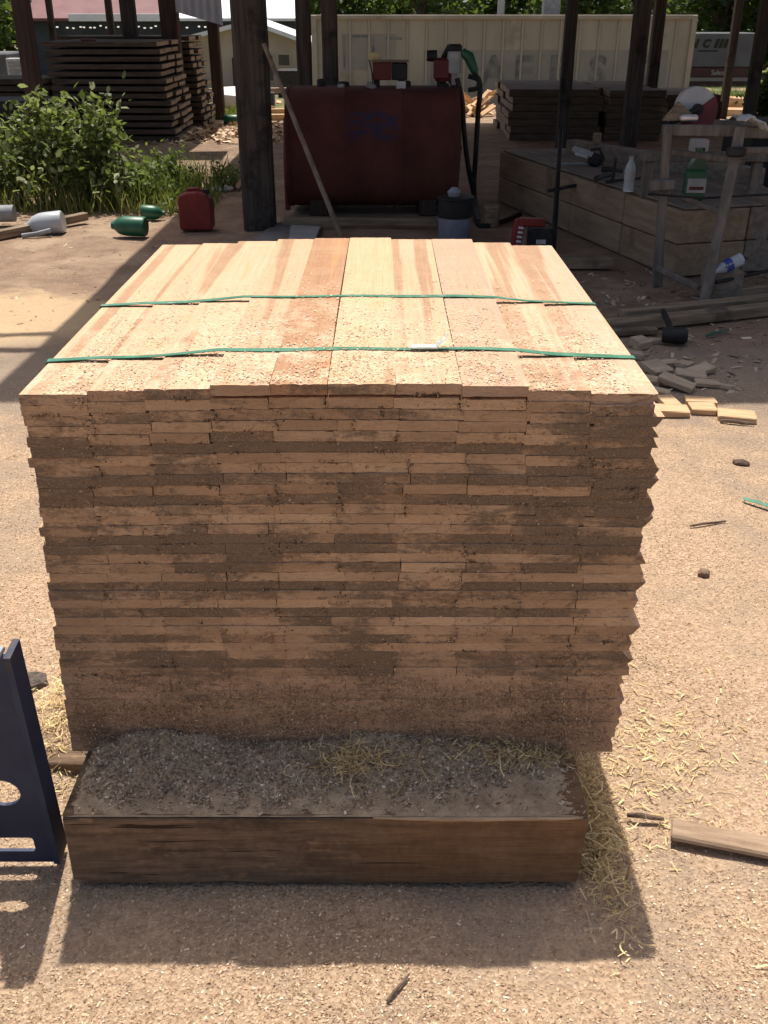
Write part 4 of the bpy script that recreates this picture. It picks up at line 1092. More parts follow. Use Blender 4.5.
# dark tools
for i, (px0, py0, px1, py1, r, lab) in enumerate(((612, 183, 616, 158, .014, 'dark iron pin standing on the deck among the tools'), (596, 182, 610, 178, .022, 'dark lump of iron fitting on the deck'), (602, 172, 622, 174, .02, 'dark rod shaped tool lying on the deck'), (606, 184, 640, 180, .012, 'dark bar lying along the deck front'))):
    a = dk(px0, py0) + Vector((0, 0, r)); b_ = (dk(px1, py1) + Vector((0, 0, r))) if i else at(px1, py1, a.y)
    tag(MB().tube([a, a.lerp(b_, .5) + Vector((0, 0, .004)), b_], [r, r * .8, r * .7], 8).build('hand_tool', M['steel_dark'], smooth=True, loc=a), lab, 'tool', 'tools on the deck')
# thin dark cant hook leaning at the stack
a = gp(553, 250); b_ = at(561, 130, 8.0)
t_ = T('cant_hook', 'thin dark iron pole with a side arm leaning before the timber blocks', 'pole', a)
MB().tube([a, a.lerp(b_, .5), b_], [.020, .018, .015], 8).build('shaft', M['steel_dark'], t_, True)
m_ = at(548, 191, a.lerp(b_, .5).y - .02); MB().tube([m_, m_.lerp(at(597, 181, 7.55), .5), at(597, 181, 7.55)], .013, 8).build('side_arm', M['steel_dark'], t_, True)
# red and black tool on the ground
c = gp(535, 258)
t_ = T('power_pack', 'red handled black power unit on the ground behind the stack', 'power unit', c)
pa = at(513, 258, c.y); pb = at(520, 219, c.y); pc_ = at(545, 218, c.y + .02); pd = at(547, 226, c.y + .02)
mb = MB().beam(pa, pb, .07, .065, bev=.012, up=(0, 1, 0)); mb.beam(pb + Vector((-.01, 0, -.018)), pc_ + Vector((0, 0, -.03)), .075, .055, bev=.012); mb.build('handle', M['red'], t_)
MB().box(at(540, 243, c.y + .04), (.17, .14, .21), bev=.015).build('body', M['black'], t_)
MB().box(at(541, 242, c.y - .035), (.065, .008, .03), bev=.002).build('plate', M['silver'], t_)
hd_ = (pb - pa).normalized()
for k in range(5):
    pp = pa.lerp(pb, .34 + .115 * k) + Vector((.012, -.0365, 0)); MB().beam(pp - hd_ * .008 - RT * .0, pp + hd_ * .008, .034, .006, bev=.002, up=(0, 1, 0)).build('white_mark', M['cloth'], t_)
plank('plank', gp(545, 262, .04), gp(612, 262, .04), .10, .07, M['plank_old'], 'short dark board lying before the timber blocks', 'plank')

# ------------------------------------------------------------------ wooden trestle at right
t_ = T('saw_trestle', 'rough wooden trestle of leaning legs and rails at the edge of the shed', 'trestle', (1.9, 5.8, 0))
def rail(p0, p1, w, h, name, mat='frame_wood'):
    MB().beam(p0, p1, w * .66, h * .66, bev=.005).build(name, M[mat], t_)
YA, YB = 5.95, 5.75
lb = gp(656, 286); lt = at(668, 126, 5.95)
rail(lb, lt, .07, .07, 'leg'); rail(gp(664, 290) + Vector((0, .1, 0)), at(664, 185, 6.0), .05, .05, 'leg')
rb = gp(704, 304); rt = at(741, 127, 5.75); rail(rb, rt, .085, .06, 'leg')
rail(at(662, 130, 5.98), at(748, 131, 5.80), .06, .09, 'top_rail'); rail(at(668, 122, 6.3), at(765, 126, 6.2), .06, .07, 'top_rail')
rail(at(672, 152, 6.05), at(745, 162, 5.9), .05, .05, 'rail'); rail(at(650, 186, 5.9), at(674, 184, 5.9), .09, .08, 'rail')
rail(at(672, 193, 5.95), at(719, 212, 5.78), .05, .04, 'brace'); rail(gp(657, 268, .12), at(699, 288, 5.6), .045, .05, 'brace')
rail(at(745, 258, 5.7), at(790, 205, 5.9), .05, .055, 'brace'); rail(at(748, 192, 5.9), at(800, 225, 5.8), .05, .04, 'brace'); rail(at(744, 132, 5.8), at(830, 134, 5.9), .07, .09, 'top_rail')
rail(at(738, 150, 5.82), at(820, 150, 5.85), .04, .05, 'rail')
rail(gp(830, 300), at(815, 128, 5.85), .08, .06, 'leg')
MB().tube([at(648, 194, 5.86), at(705, 198, 5.8), at(790, 193, 5.8)], .007, 6).build('wire', M['steel_dark'], t_)
MB().box(at(736, 152, 5.68), (.10, .06, .05), bev=.01).build('clamp', M['steel_dark'], t_)
# disc saw on the trestle
zt2 = at(697, 122, 5.95).z
cc = at(697, 109, 6.08); t_ = T('disc_saw', 'chop saw with white and red disc guard on top of the trestle', 'saw', (cc.x, 6.08, zt2))
def disc(a0, a1, r0, r1, th, mat, name, n=22):
    poly = [(r1 * math.cos(a0 + (a1 - a0) * i / n), r1 * math.sin(a0 + (a1 - a0) * i / n)) for i in range(n + 1)] + [(r0 * math.cos(a1 - (a1 - a0) * i / n), r0 * math.sin(a1 - (a1 - a0) * i / n)) for i in range(n + 1)]
    MB().prism(poly, cc, (1, 0, 0), (0, .25, 1), (0, th, 0)).build(name, M[mat], t_)
disc(R(35), R(215), .022, .118, .06, 'white', 'guard_cover'); disc(R(-140), R(33), .0, .122, .055, 'red_paint', 'guard'); 
MB().lathe([(0, -.03), (.03, -.03), (.03, .0), (0, .0)], cc, 'Y', 14).build('hub', M['black'], t_)
MB().beam(cc + Vector((.0, -.035, .01)), cc + Vector((-.17, -.04, -.085)), .03, .03, bev=.006).build('arm', M['black'], t_)
MB().prism([(-.20, 0), (-.02, 0), (-.04, .035), (-.12, .10)], Vector((cc.x, 6.02, zt2)), (1, 0, 0), (0, 0, 1), (0, .05, 0)).build('base', M['plank_old'], t_)
MB().box(Vector((cc.x - .07, 5.98, zt2 + .02)), (.1, .05, .035), bev=.01).build('motor', M['silver'], t_)
# rag, bottles at the trestle
c = at(750, 124, 5.75); bm = bmesh.new(); bmesh.ops.create_grid(bm, x_segments=10, y_segments=10, size=.5)
vs = []
for v in bm.verts:
    u, w_ = v.co.x, v.co.y; sag = max(0, u - .05)
    vs.append(c + Vector((u * .15 + .01 * math.sin(w_ * 9), w_ * .14, .012 * math.sin(u * 13 + w_ * 5) - sag * .12 + .03)))
mb = MB().add(vs, [[v.index for v in f.verts] for f in bm.faces]); bm.free()
o = mb.build('rag', M['cloth'], smooth=True, loc=c); md = o.modifiers.new('thick', 'SOLIDIFY'); md.thickness = .006; tag(o, 'white rag draped over the trestle corner', 'rag')
c = dk(694, 190); c = Vector((at(694, 188, 6.35).x, 6.35, ZD))
t_ = T('green_jug', 'green jug with a white label standing behind the trestle', 'jug', c); 
mb = MB().box(c + Vector((0, 0, .10)), (.13, .09, .20), bev=.02); mb.prism([(-.06, 0), (.06, 0), (.035, .06), (.015, .085), (-.01, .085)], c + Vector((0, -.035, .195)), (1, 0, 0), (0, 0, 1), (0, .07, 0)); mb.build('body', M['green'], t_)
MB().box(c + Vector((0, -.046, .10)), (.115, .006, .085), bev=.001).build('label_panel', M['white'], t_)
MB().box(c + Vector((0, -.0497, .085)), (.09, .002, .02)).build('label_stripe', M['red_paint'], t_)
MB().lathe([(0, 0), (.02, 0), (.02, .03), (0, .03)], c + Vector((.002, 0, .282)), 'Z', 12).build('cap', M['green'], t_)
c = Vector((at(698, 152, 6.6).x, 6.6, at(698, 152, 6.6).z)); t_ = T('charger', 'white box with a dark slot on the rail behind the trestle', 'box', c)
MB().box(c + Vector((0, 0, .04)), (.11, .08, .08), bev=.01).build('case', M['white'], t_); MB().box(c + Vector((0, -.041, .02)), (.06, .006, .02), bev=.001).build('slot', M['black'], t_)
rail_t = T('support_beam', 'dusty beam under the white box behind the trestle', 'beam', c); MB().beam(c + Vector((-.35, .02, -.03)), c + Vector((.45, .02, -.03)), .1, .055, bev=.005).build('wood', M['frame_wood'], rail_t)
MB().beam(c + Vector((-.3, .02, -.06)), Vector((c.x - .3, c.y + .02, 0)), .06, .06, bev=.005).build('prop', M['frame_wood'], rail_t); MB().beam(c + Vector((.4, .02, -.06)), Vector((c.x + .4, c.y + .02, 0)), .06, .06, bev=.005).build('prop', M['frame_wood'], rail_t)
# lying blue bottle wedged by the leg
c0 = at(714, 272, 5.55); c1 = at(741, 259, 5.6); ax = (c1 - c0).normalized(); rot = Vector((0, 0, 1)).rotation_difference(ax).to_matrix(); ln = (c1 - c0).length
zlow = .06
t_ = T('bottle', 'crumpled bottle with a blue patterned label lying by the trestle leg', 'bottle', c0)
MB().lathe([(.012, 0), (.016, .02), (.034, .06), (.036, ln), (.0, ln + .004)], c0, 'Z', 16, 0, rot).build('body', M['clear'], t_, True)
MB().lathe([(.0372, .065), (.0372, ln * .62)], c0, 'Z', 16, 0, rot).build('wrapper', M['label_blue'], t_, True)
MB().lathe([(0, -.018), (.016, -.018), (.016, .008), (0, .008)], c0, 'Z', 12, 0, rot).build('cap', M['white'], t_, True)
for k in range(5):
    pp = c0 + ax * (.07 + .02 * (k % 3)) + Vector((.0, -.034, .012 - .012 * (k % 2))); MB().box(pp, (.011, .004, .02), Matrix.Rotation(.6 * (-1) ** k, 3, 'Y')).build('white_mark', M['white'], t_)
tag(MB().tube([c0 + Vector((.02, 0, -.06)), at(780, 268, 5.8)], .01, 6).build('rod', M['steel_dark'], loc=c0), 'thin dark rod under the blue labelled bottle', 'rod')
prop_ = c0.copy(); plank('plank', Vector((c0.x + .02, 5.62, .03)), Vector((c0.x + .5, 5.75, .03)), .06, .05, M['plank_old'], 'short board on the ground behind the trestle leg', 'plank')
hb = c0 + ax * (ln * .5); plank('wood_block', Vector((hb.x - .10, 5.66, (hb.z - .05) / 2)), Vector((hb.x + .12, 5.66, (hb.z - .05) / 2)), .10, max(.03, hb.z - .045), M['cant_grey'], 'dark block under the blue labelled bottle', 'wood block')

# ------------------------------------------------------------------ left: plants and litter
def leaf_cloud(centers, dirs, size, n_per, spread, asp=.5, seed=0):
    r = np.random.default_rng(seed); out = []
    C = np.repeat(np.array(centers, float), n_per, 0); D = np.repeat(np.array(dirs, float), n_per, 0)
    n = len(C); P = C + r.normal(0, spread, (n, 3))
    a = D * .6 + r.normal(0, .7, (n, 3)); a[:, 2] -= .25; a /= np.linalg.norm(a, axis=1)[:, None]
    nr = np.array([0, 0, 1.0])[None] + r.normal(0, .55, (n, 3)); nr -= (nr * a).sum(1)[:, None] * a; nr /= np.linalg.norm(nr, axis=1)[:, None]
    b_ = np.cross(nr, a); l = (size * r.uniform(.55, 1.25, n))[:, None]; w = l * asp
    pts = [P, P + a * l * .3 + b_ * w * .5 - nr * l * .03, P + a * l * .65 + b_ * w * .42, P + a * l - nr * l * .12, P + a * l * .65 - b_ * w * .42, P + a * l * .3 - b_ * w * .5 - nr * l * .03]
    return np.stack(pts, 1)


def bush(name, label, cat, base, stems, h, rx, ry, leaf, nper, mat, seed, spread=.03, group=None, step=.07, lean=(0, 0), shoots=()):
    r = random.Random(seed); t_ = T(name, label, cat, base, group)
    C = []; D = []; mb = MB()
    for s_ in range(stems + len(shoots)):
        ang = r.uniform(0, 6.28); rad = math.sqrt(r.random()); tip = Vector((math.cos(ang) * rx * rad + lean[0], math.sin(ang) * ry * rad + lean[1], h * (1 - .45 * rad * rad) * r.uniform(.65, 1.05)))
        if s_ >= stems: tip = Vector((shoots[s_ - stems][0] - base[0], r.uniform(-.15, .15), shoots[s_ - stems][1]))
        root = Vector((tip.x * .45 + r.uniform(-.05, .05), tip.y * .45, 0)); p1 = root.lerp(tip, .5) + Vector((r.uniform(-.07, .07), r.uniform(-.07, .07), h * .08))
        pts = [root.lerp(p1, u) if u <= 1 else p1.lerp(tip, u - 1) for u in np.linspace(0, 2, 9)]
        mb.tube([p + Vector(base) for p in pts], [.007 - .005 * i / 8 for i in range(9)], 5)
        ln_ = (tip - root).length; k = int(ln_ / step)
        for i in range(k):
            u = .22 + .78 * (i + 1) / k
            p = root.lerp(p1, u * 2) if u < .5 else p1.lerp(tip, u * 2 - 1)
            C.append(p); D.append(((tip - root).normalized() * .4 + Vector((r.uniform(-1, 1), r.uniform(-1, 1), .1))))
            if r.random() < .6:
                q_ = p + Vector((r.uniform(-1, 1), r.uniform(-1, 1), r.uniform(.1, .7))) * .14
                C.append(q_); D.append((q_ - p).normalized()); mb.tube([p + Vector(base), q_ + Vector(base)], .002, 4)
    mb.build('stems', M['stem'], t_)
    V_ = leaf_cloud([tuple(c_) for c_ in C], [tuple(d_) for d_ in D], leaf, nper, spread, .5, seed)
    quads('foliage', V_, M[mat], 6, parent=t_); return t_


bc = gp(62, 214)
SH = [(at(px, py, 8.75).x, at(px, py, 8.75).z) for px, py in ((8, 112), (25, 97), (33, 110), (42, 118), (60, 106), (66, 122), (88, 112), (100, 97), (94, 108), (112, 116), (118, 132), (-6, 120), (52, 100), (72, 128))]
bush('bush', 'leafy green bush with upright shoots growing beside the left lumber stacks', 'bush', (bc.x - .12, 8.75, 0), 46, .60, .86, .45, .074, 4, 'leaf', 3, .05, shoots=SH + [(x_ + rnd.uniform(-.1, .1), z_ * rnd.uniform(.8, .97)) for x_, z_ in SH])
for i, (px, py, Y, hh, rx, st, lab) in enumerate(((167, 200, 9.2, .40, .20, 22, 'low bright weed clump growing between the bush and the red can'), (143, 205, 8.8, .30, .30, 26, 'low weed clump at the right foot of the bush'), (228, 190, 9.6, .22, .22, 12, 'thin weed clump growing behind the red can'), (0, 215, 9.2, .40, .3, 14, 'weed clump at the left foot of the bush'), (180, 212, 8.35, .16, .16, 10, 'small weed beside the red can front'))):
    c = gp(px, py); bush('weed', lab, 'weed', (at(px, py, Y).x, Y, 0), st, hh, rx, .18, .045, 5, 'weed', 20 + i, .025, 'weeds by the bush', .05)
# grass and dry blades
def blades(name, n, x0, x1, y0, y1, h0, h1, mat):
    X = rng.uniform(x0, x1, n); Y = rng.uniform(y0, y1, n); Z = gz(X, Y); h = rng.uniform(h0, h1, n)
    d = rng.normal(0, .35, (n, 2)); w = rng.normal(0, 1, (n, 2)); w /= np.linalg.norm(w, axis=1)[:, None]; w *= .004
    P = np.stack([X, Y, Z], 1); tip = P + np.stack([d[:, 0] * h, d[:, 1] * h, h], 1); mid_ = P * .5 + tip * .5 + np.stack([0 * h, 0 * h, h * .1], 1)
    W_ = np.concatenate([w, np.zeros((n, 1))], 1)
    return quads(name, np.stack([P - W_, P + W_, mid_ + W_ * .8, tip, mid_ - W_ * .8], 1), M[mat], 5, kind='stuff')
blades('grass', 2400, -3.6, -1.75, 8.3, 9.8, .05, .26, 'grass')
blades('grass', 900, -2.75, -1.45, 8.4, 10.2, .10, .36, 'weed')
blades('grass', 700, -3.9, -2.2, 16.5, 18.5, .1, .3, 'weed')
blades('grass', 2500, 6.2, 9.5, 19.5, 24, .15, .5, 'weed')
for (px0, py0, px1, py1, lab) in ((148, 190, 135, 142, 'taller dry stalk leaning among the weeds'), (150, 192, 145, 160, 'shorter dry stalk upright among the weeds')):
    a = at(px0, py0, 9.1); a.z = 0; b_ = at(px1, py1, 9.1); tag(MB().tube([a, b_], [.008, .005], 6).build('dry_stalk', M['plank_old'], loc=a), lab, 'stalk', 'dry stalks in the weeds')
# red can
c = gp(198, 229); t_ = T('fuel_can', 'red plastic fuel can standing on the shaded ground by the weeds', 'fuel can', c)
hw = .122
mb = MB(); prof = [(-hw, 0), (hw, 0), (hw + .004, .03), (hw + .004, .22), (hw - .03, .265), (.02, .285), (-.05, .28), (-hw, .25), (-hw - .004, .2), (-hw - .004, .03)]
mb.prism(prof, c + Vector((0, -.08, .002)), (1, 0, 0), (0, 0, 1), (0, .16, 0)); o = mb.build('body', M['red'], t_)
bv = o.modifiers.new('round', 'BEVEL'); bv.width = .018; bv.segments = 3
MB().tube([c + Vector((-.06, 0, .27)), c + Vector((-.05, 0, .295)), c + Vector((.03, 0, .30)), c + Vector((.06, 0, .27))], .013, 8).build('handle', M['red'], t_, True)
MB().lathe([(.026, 0), (.026, .035), (0, .036)], c + Vector((.085, 0, .262)), 'Z', 12).build('cap', M['black'], t_)
# bottles lying
def lying_bottle(name, c, ax, ln, r, mat, label, cat, capm, neck=.25, nr=.28):
    t_ = T(name, label, cat, c); rot = Vector((0, 0, 1)).rotation_difference(Vector(ax).normalized()).to_matrix()
    MB().lathe([(0, 0), (r * .9, 0), (r, .012), (r, ln * (1 - neck)), (r * .97, ln * (1 - neck * .75)), (r * (.82 if nr > .3 else .75), ln * (1 - neck * .35)), (r * nr, ln * .985), (r * nr * .95, ln), (0, ln)], c, 'Z', 20, 0, rot).build('body', M[mat], t_, True)
    MB().lathe([(0, 0), (r * nr * .8, 0), (r * nr * .8, .02), (0, .02)], Vector(c) + Vector(ax).normalized() * (ln + .001), 'Z', 12, 0, rot).build('cap', M[capm], t_); return t_
c = gp(147, 237); c.z = .075; lying_bottle('bottle', c, (-1, .12, .02), .24, .073, 'green', 'larger green bottle lying on the dirt before the weeds', 'bottle', 'green', .4, .5)
c = gp(139, 222); c.z = .062; c.y += .1; lying_bottle('bottle', c, (1, .1, -.08), .17, .058, 'green', 'smaller green bottle lying among the weeds behind the larger one', 'bottle', 'green', .5, .4)
c = gp(65, 233); c.z = .085; lying_bottle('jug', c, (-1, -.05, -.10), .27, .083, 'milky', 'milky white plastic jug lying on its side by the bush', 'jug', 'white', .5)
a = gp(22, 236, .015); tag(MB().tube([a, a + Vector((.1, .02, .01)), a + Vector((.2, .06, .03))], [.018, .018, .018], 8).build('hose_end', M['grey'], smooth=True, loc=a), 'short white spout lying by the jug mouth', 'spout')
plank('plank', gp(-30, 241, .03), gp(86, 216, .05), .06, .06, M['plank_old'], 'long board on the ground behind the white jug', 'plank')
c = gp(-25, 214, .09); tag(MB().tube([c, c + Vector((.30, .03, 0))], .065, 16).build('pipe', M['grey'], smooth=True, loc=c), 'short grey pipe lying beside the bush foot', 'pipe')
c = gp(160, 200); t_ = T('tub', 'dark tub with a pale rim among the weeds', 'tub', c); MB().lathe([(0, 0), (.08, 0), (.10, .10), (0, .10)], c, 'Z', 16).build('body', M['black'], t_); MB().lathe([(.1, .1), (.115, .1), (.115, .112), (0, .112)], c, 'Z', 16).build('rim', M['grey'], t_)
lump(223, 190, .09, 'pale stone lying behind the red can', 'bag', 'stone', 'stone', .35, 12, 1.2)

# ------------------------------------------------------------------ crib stacks at left
def crib(x0, x1, y0, nrow, wrow, layers, th, gapz, group, where, mats, z0=.0, lean=0):
    L_ = x1 - x0
    proto = MB().box((0, 0, 0), (L_, wrow - .03, th), None, 0, .006).build('lumber_plank', mats)
    me_ = proto.data
    for p_ in me_.polygons: p_.material_index = 1 if abs(p_.normal.x) > .8 else 0
    first = True
    for k in range(layers):
        for j in range(nrow):
            o = proto if first else proto.copy()
            if not first: COL.objects.link(o)
            first = False
            o.location = ((x0 + x1) / 2 + rnd.uniform(-.035, .035) + lean * k, y0 + wrow * (j + .5) + rnd.uniform(-.015, .015), z0 + ground_z(x0, y0) + (th + gapz) * k + th / 2 + .001)
            o.rotation_euler = (0, 0, rnd.uniform(-.02, .02))
            front = ['front', 'second', 'third', 'rear'][j] if nrow == 4 else ['front', 'middle', 'rear'][j]
            tag(o, f'{front} plank, {ORD[k+1]} layer up, in {where}', 'plank', group)
            if j == 0 and gapz > .005:   # stickers between layers
                pass


mm = [M['crib'], M['crib_end_lit']]
xa, xb = at(66, 138, 13.5).x, at(177, 138, 13.5).x
crib(xa, xb, 13.5, 3, .48, 14, .058, .028, 'planks of the crib stacks by the bush', 'the crib stack nearest the bush', mm, lean=-.012)
crib(at(80, 132, 15.4).x, at(206, 132, 15.4).x, 15.4, 3, .36, 14, .060, .028, 'planks of the crib stacks by the bush', 'the crib stack behind the nearest one', mm, lean=-.011)
crib(at(-70, 100, 14.6).x, at(44, 100, 14.6).x, 14.6, 3, .36, 8, .070, .018, 'planks of the crib stacks by the bush', 'the low dark stack left of the wide post', mm)
tag(MB().box((at(87, 39, 13.7).x, 13.75, at(87, 41, 13.7).z), (.17, .10, .045), bev=.005).build('brick', M['red_paint'], loc=(at(87, 40, 13.7).x, 13.75, at(87, 42, 13.7).z)), 'small orange brick lying on top of the crib stack', 'brick')
# right stacks
xa = at(512, 100, 13.6).x; xb = at(603, 100, 13.6).x
mm2 = [M['crib'], M['crib_end_lit']]
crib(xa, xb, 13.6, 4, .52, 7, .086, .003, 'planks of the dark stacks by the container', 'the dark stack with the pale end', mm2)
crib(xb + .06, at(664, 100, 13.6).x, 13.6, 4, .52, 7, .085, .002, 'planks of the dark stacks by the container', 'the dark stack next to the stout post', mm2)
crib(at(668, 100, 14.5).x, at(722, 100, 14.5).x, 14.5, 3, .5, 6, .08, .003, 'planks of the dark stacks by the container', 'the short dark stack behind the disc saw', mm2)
# scraps behind, in the sun
rs = random.Random(5)
proto = MB().box((0, 0, 0), (.55, .09, .03), None, 0, .004).build('scrap_wood', M['offcut']); first = True
for i in range(26):
    o = proto if first else proto.copy()
    if not first: COL.objects.link(o)
    first = False
    px = rs.uniform(462, 496); Y = rs.uniform(17.2, 18.6); x = at(px, 110, Y).x
    o.location = (x, Y, ground_z(x, Y) + .05 + rs.random() * .32 * (1 - abs(px - 482) / 30)); o.rotation_euler = (rs.uniform(-.5, .5), rs.uniform(-.7, .7), rs.uniform(0, 3.1))
    tag(o, 'piece of sunlit scrap wood in the tangled heap past the tank hoses', 'scrap wood', 'scrap wood heap behind the tank')
for i in range(12):
    o = proto.copy(); COL.objects.link(o); px = rs.uniform(206, 290); Y = rs.uniform(17.5, 20.5); x = at(px, 110, Y).x
    o.location = (x, Y, ground_z(x, Y) + .04 + rs.random() * .12); o.rotation_euler = (rs.uniform(-.2, .2), rs.uniform(-.3, .3), rs.uniform(0, 3.1))
    tag(o, 'piece of sunlit scrap wood scattered before the cottage', 'scrap wood', 'scrap wood before the cottage')
# dark beams and white sheeting before the cottage
a = at(204, 100, 20); b_ = at(243, 101, 20); plank('beam', a, b_ + Vector((.6, 0, 0)), .25, .30, M['dark_wall'], 'long dark beam lying before the cottage', 'beam')
a = at(206, 103, 19); b_ = at(226, 112, 18); plank('plank', a, b_, .1, .06, M['plank_old'], 'grey plank leaning down before the dark beam', 'plank')
a = at(200, 91, 23); b_ = at(300, 90, 23); plank('beam', a, b_, .2, .10, M['plank_old'], 'pale beam across the cottage foot', 'beam')
c = at(232, 110, 18.6); o = lump(232, 112, .35, 'white plastic sheeting in a heap near the thick post', 'bag', 'plastic_sheet', 'sheeting', .8, 30, 1.3); o.location = (c.x + .08, 18.6, c.z + .10)
c = at(231, 128, 15.8); lying_bottle('bottle', Vector((c.x - .1, 15.8, .06)), (1, 0, 0), .28, .075, 'green', 'green bottle lying on the far sunlit dirt by the thick post', 'bottle', 'green', .4)
for i, (px, py) in enumerate(((262, 118), (268, 128), (275, 112))):
    a = at(px, py, 16.5 + i); plank('plank', a + Vector((-.2, 0, 0)), a + Vector((.35, .1, 0)), .12, .10, M['offcut'], ['upper', 'lowest', 'middle'][i] + ' pale block in the pile between post and tank', 'wood block', 'pale blocks between post and tank')
# sunlit logs at right
for i, (px0, py0, px1, py1, r, lab) in enumerate(((692, 99, 746, 103, .10, 'upper pale squared log behind the disc saw'), (690, 106, 722, 108, .05, 'thin pale log under the upper log'), (688, 114, 746, 114, .11, 'lowest pale log behind the disc saw'))):
    a = at(px0, py0, 18.5 - i * .4); b_ = at(px1, py1, 18.5 - i * .4); tag(MB().tube([a, a.lerp(b_, .5), b_], [r, r * .96, r * .9], 8).build('log', M['offcut'], smooth=True, loc=a), lab, 'log', 'pale logs behind the disc saw')
a = at(690, 122, 17.2); plank('beam', Vector((a.x, 17.0, -.12)), Vector((a.x + 2.2, 17.1, -.12)), .3, .14, M['cant_grey'], 'grey beam under the pale logs', 'beam')
a = at(690, 118, 18.0); plank('beam', Vector((a.x, 18.1, (a.z - .12) )), Vector((a.x + 1.2, 18.1, (a.z - .12))), 1.0, .22, M['cant_grey'], 'wide grey beam carrying the pale logs', 'beam')
# dark shrub at far right
c = at(752, 110, 14.2); bush('shrub', 'dark leafy shrub in the shade at the far right', 'shrub', (c.x + .55, 14.2, 0), 46, 1.0, .58, .5, .09, 8, 'tree_leaf', 44, .07)
c = at(750, 150, 9.5); mb = MB().box((c.x + .35, 9.6, .31), (.9, .9, .60), bev=.05)
tag(mb.build('crate', M['tarp'], loc=(c.x + .35, 9.6, 0)), 'black tarp covered crate behind the trestle', 'crate')
c = at(18, 100, 12.6); mb = MB().box((c.x - .15, 12.9, .28), (1.0, .9, .56), bev=.06)
tag(mb.build('crate', M['tarp'], loc=(c.x - .15, 12.9, 0)), 'black tarp covered crate behind the bush', 'crate')

# ------------------------------------------------------------------ container
YC = 33.6; c0 = at(311, 14, YC); c1 = at(697, 20, YC); zb = ground_z(0, YC); ztp = 1.46
x0, x1 = c0.x, c1.x; W_ = x1 - x0; Hc = ztp - zb; DC = 2.44
t_ = T('shipping_container', 'long beige shipping container with faded lettering behind the lumber', 'container', ((x0 + x1) / 2, YC, zb))
mb = MB(); mb.box(((x0 + x1) / 2, YC + DC / 2, (zb + ztp) / 2), (W_ - .06, DC - .06, Hc - .06)); mb.build('wall', M['beige'], t_)
mb = MB(); npan = 20
for i in range(npan):
    x = x0 + W_ * (i + .5) / npan
    for dx in (-.5,):
        xx = x0 + W_ * (i + 1) / npan
        if i < npan - 1: mb.box((xx, YC + .008, (zb + ztp) / 2), (.07, .04, Hc - .2), bev=.012)
mb.build('side_rib', M['beige'], t_)
mb = MB()
for zz in (zb + .08, ztp - .05): mb.box(((x0 + x1) / 2, YC + .0, zz), (W_, .12, .12 if zz > 0 else .16), bev=.01)
for xx in (x0 + .08, x1 - .08): mb.box((xx, YC, (zb + ztp) / 2), (.16, .14, Hc), bev=.01)
mb.box(((x0 + x1) / 2, YC + DC / 2, ztp + .008), (W_, DC, .03)); mb.build('frame', M['beige'], t_)
sd = MB()
for i in range(5): sd.box((x1 - .02, YC + .35 + i * .45, (zb + ztp) / 2), (.05, .08, Hc - .25))
sd.build('end_rib', M['beige'], t_)


def text(body, h, p, mat, name, parent, th=.01, sx=1.0, bold=.0, shear=0, space=1.0):
    cu = bpy.data.curves.new(name, 'FONT'); cu.body = body; cu.size = 1; cu.extrude = th; cu.offset = bold; cu.shear = shear; cu.space_character = space
    cu.resolution_u = 3
    o = bpy.data.objects.new(name + '_tmp', cu); COL.objects.link(o); dg = bpy.context.evaluated_depsgraph_get(); dg.update()
    me_ = bpy.data.meshes.new_from_object(o.evaluated_get(dg)); bpy.data.objects.remove(o, do_unlink=True); bpy.data.curves.remove(cu)
    vs = np.array([tuple(v.co) for v in me_.vertices]); mn = vs.min(0); mx = vs.max(0)
    s_ = h / (mx[1] - mn[1])
    for v in me_.vertices: c_ = v.co; v.co = Vector(((c_.x - mn[0]) * s_ * sx, c_.z - th, (c_.y - mn[1]) * s_))
    me_.name = name; me_.materials.clear(); me_.materials.append(mat)
    ob = bpy.data.objects.new(name, me_); COL.objects.link(ob); ob.parent = parent; ob.location = Vector(p) - parent_world(parent); return ob


# lettering: one letter per stretch, faded, on overpainted patches
def cx_(px): return at(px, 60, YC).x
for px, ch in ((431, 'M'), (479, 'A'), (516, 'E'), (551, 'R'), (590, 'S'), (630, 'K')):
    zlo = at(px, 86, YC).z; hi = at(px, 55, YC).z
    o = text(ch, hi - zlo, (cx_(px), YC + .024, zlo), M['beige_letter'], 'letter', t_, .004, 1.02, .035)
for (pa, pb, pt, pbm, lab) in ((424, 698 - 30, 50, 92, ''), (342, 396, 34, 70, '')):
    z1 = at(500, pt, YC).z; z0 = at(500, pbm, YC).z
    MB().box(((cx_(pa) + cx_(pb)) / 2, YC + .0275, (z0 + z1) / 2), (cx_(pb) - cx_(pa), .004, z1 - z0)).build('paint_patch', M['beige_patch'], t_)
for (px, py, w_, h_) in ((343, 36, .06, .9), (352, 35, .5, .07), (372, 37, .08, .8), (386, 37, .5, .08)):
    p_ = at(px, py, YC); MB().box((p_.x + w_ / 2, YC + .0225, p_.z - h_ / 2), (w_, .003, h_)).build('paint_mark', M['beige_letter'], t_)
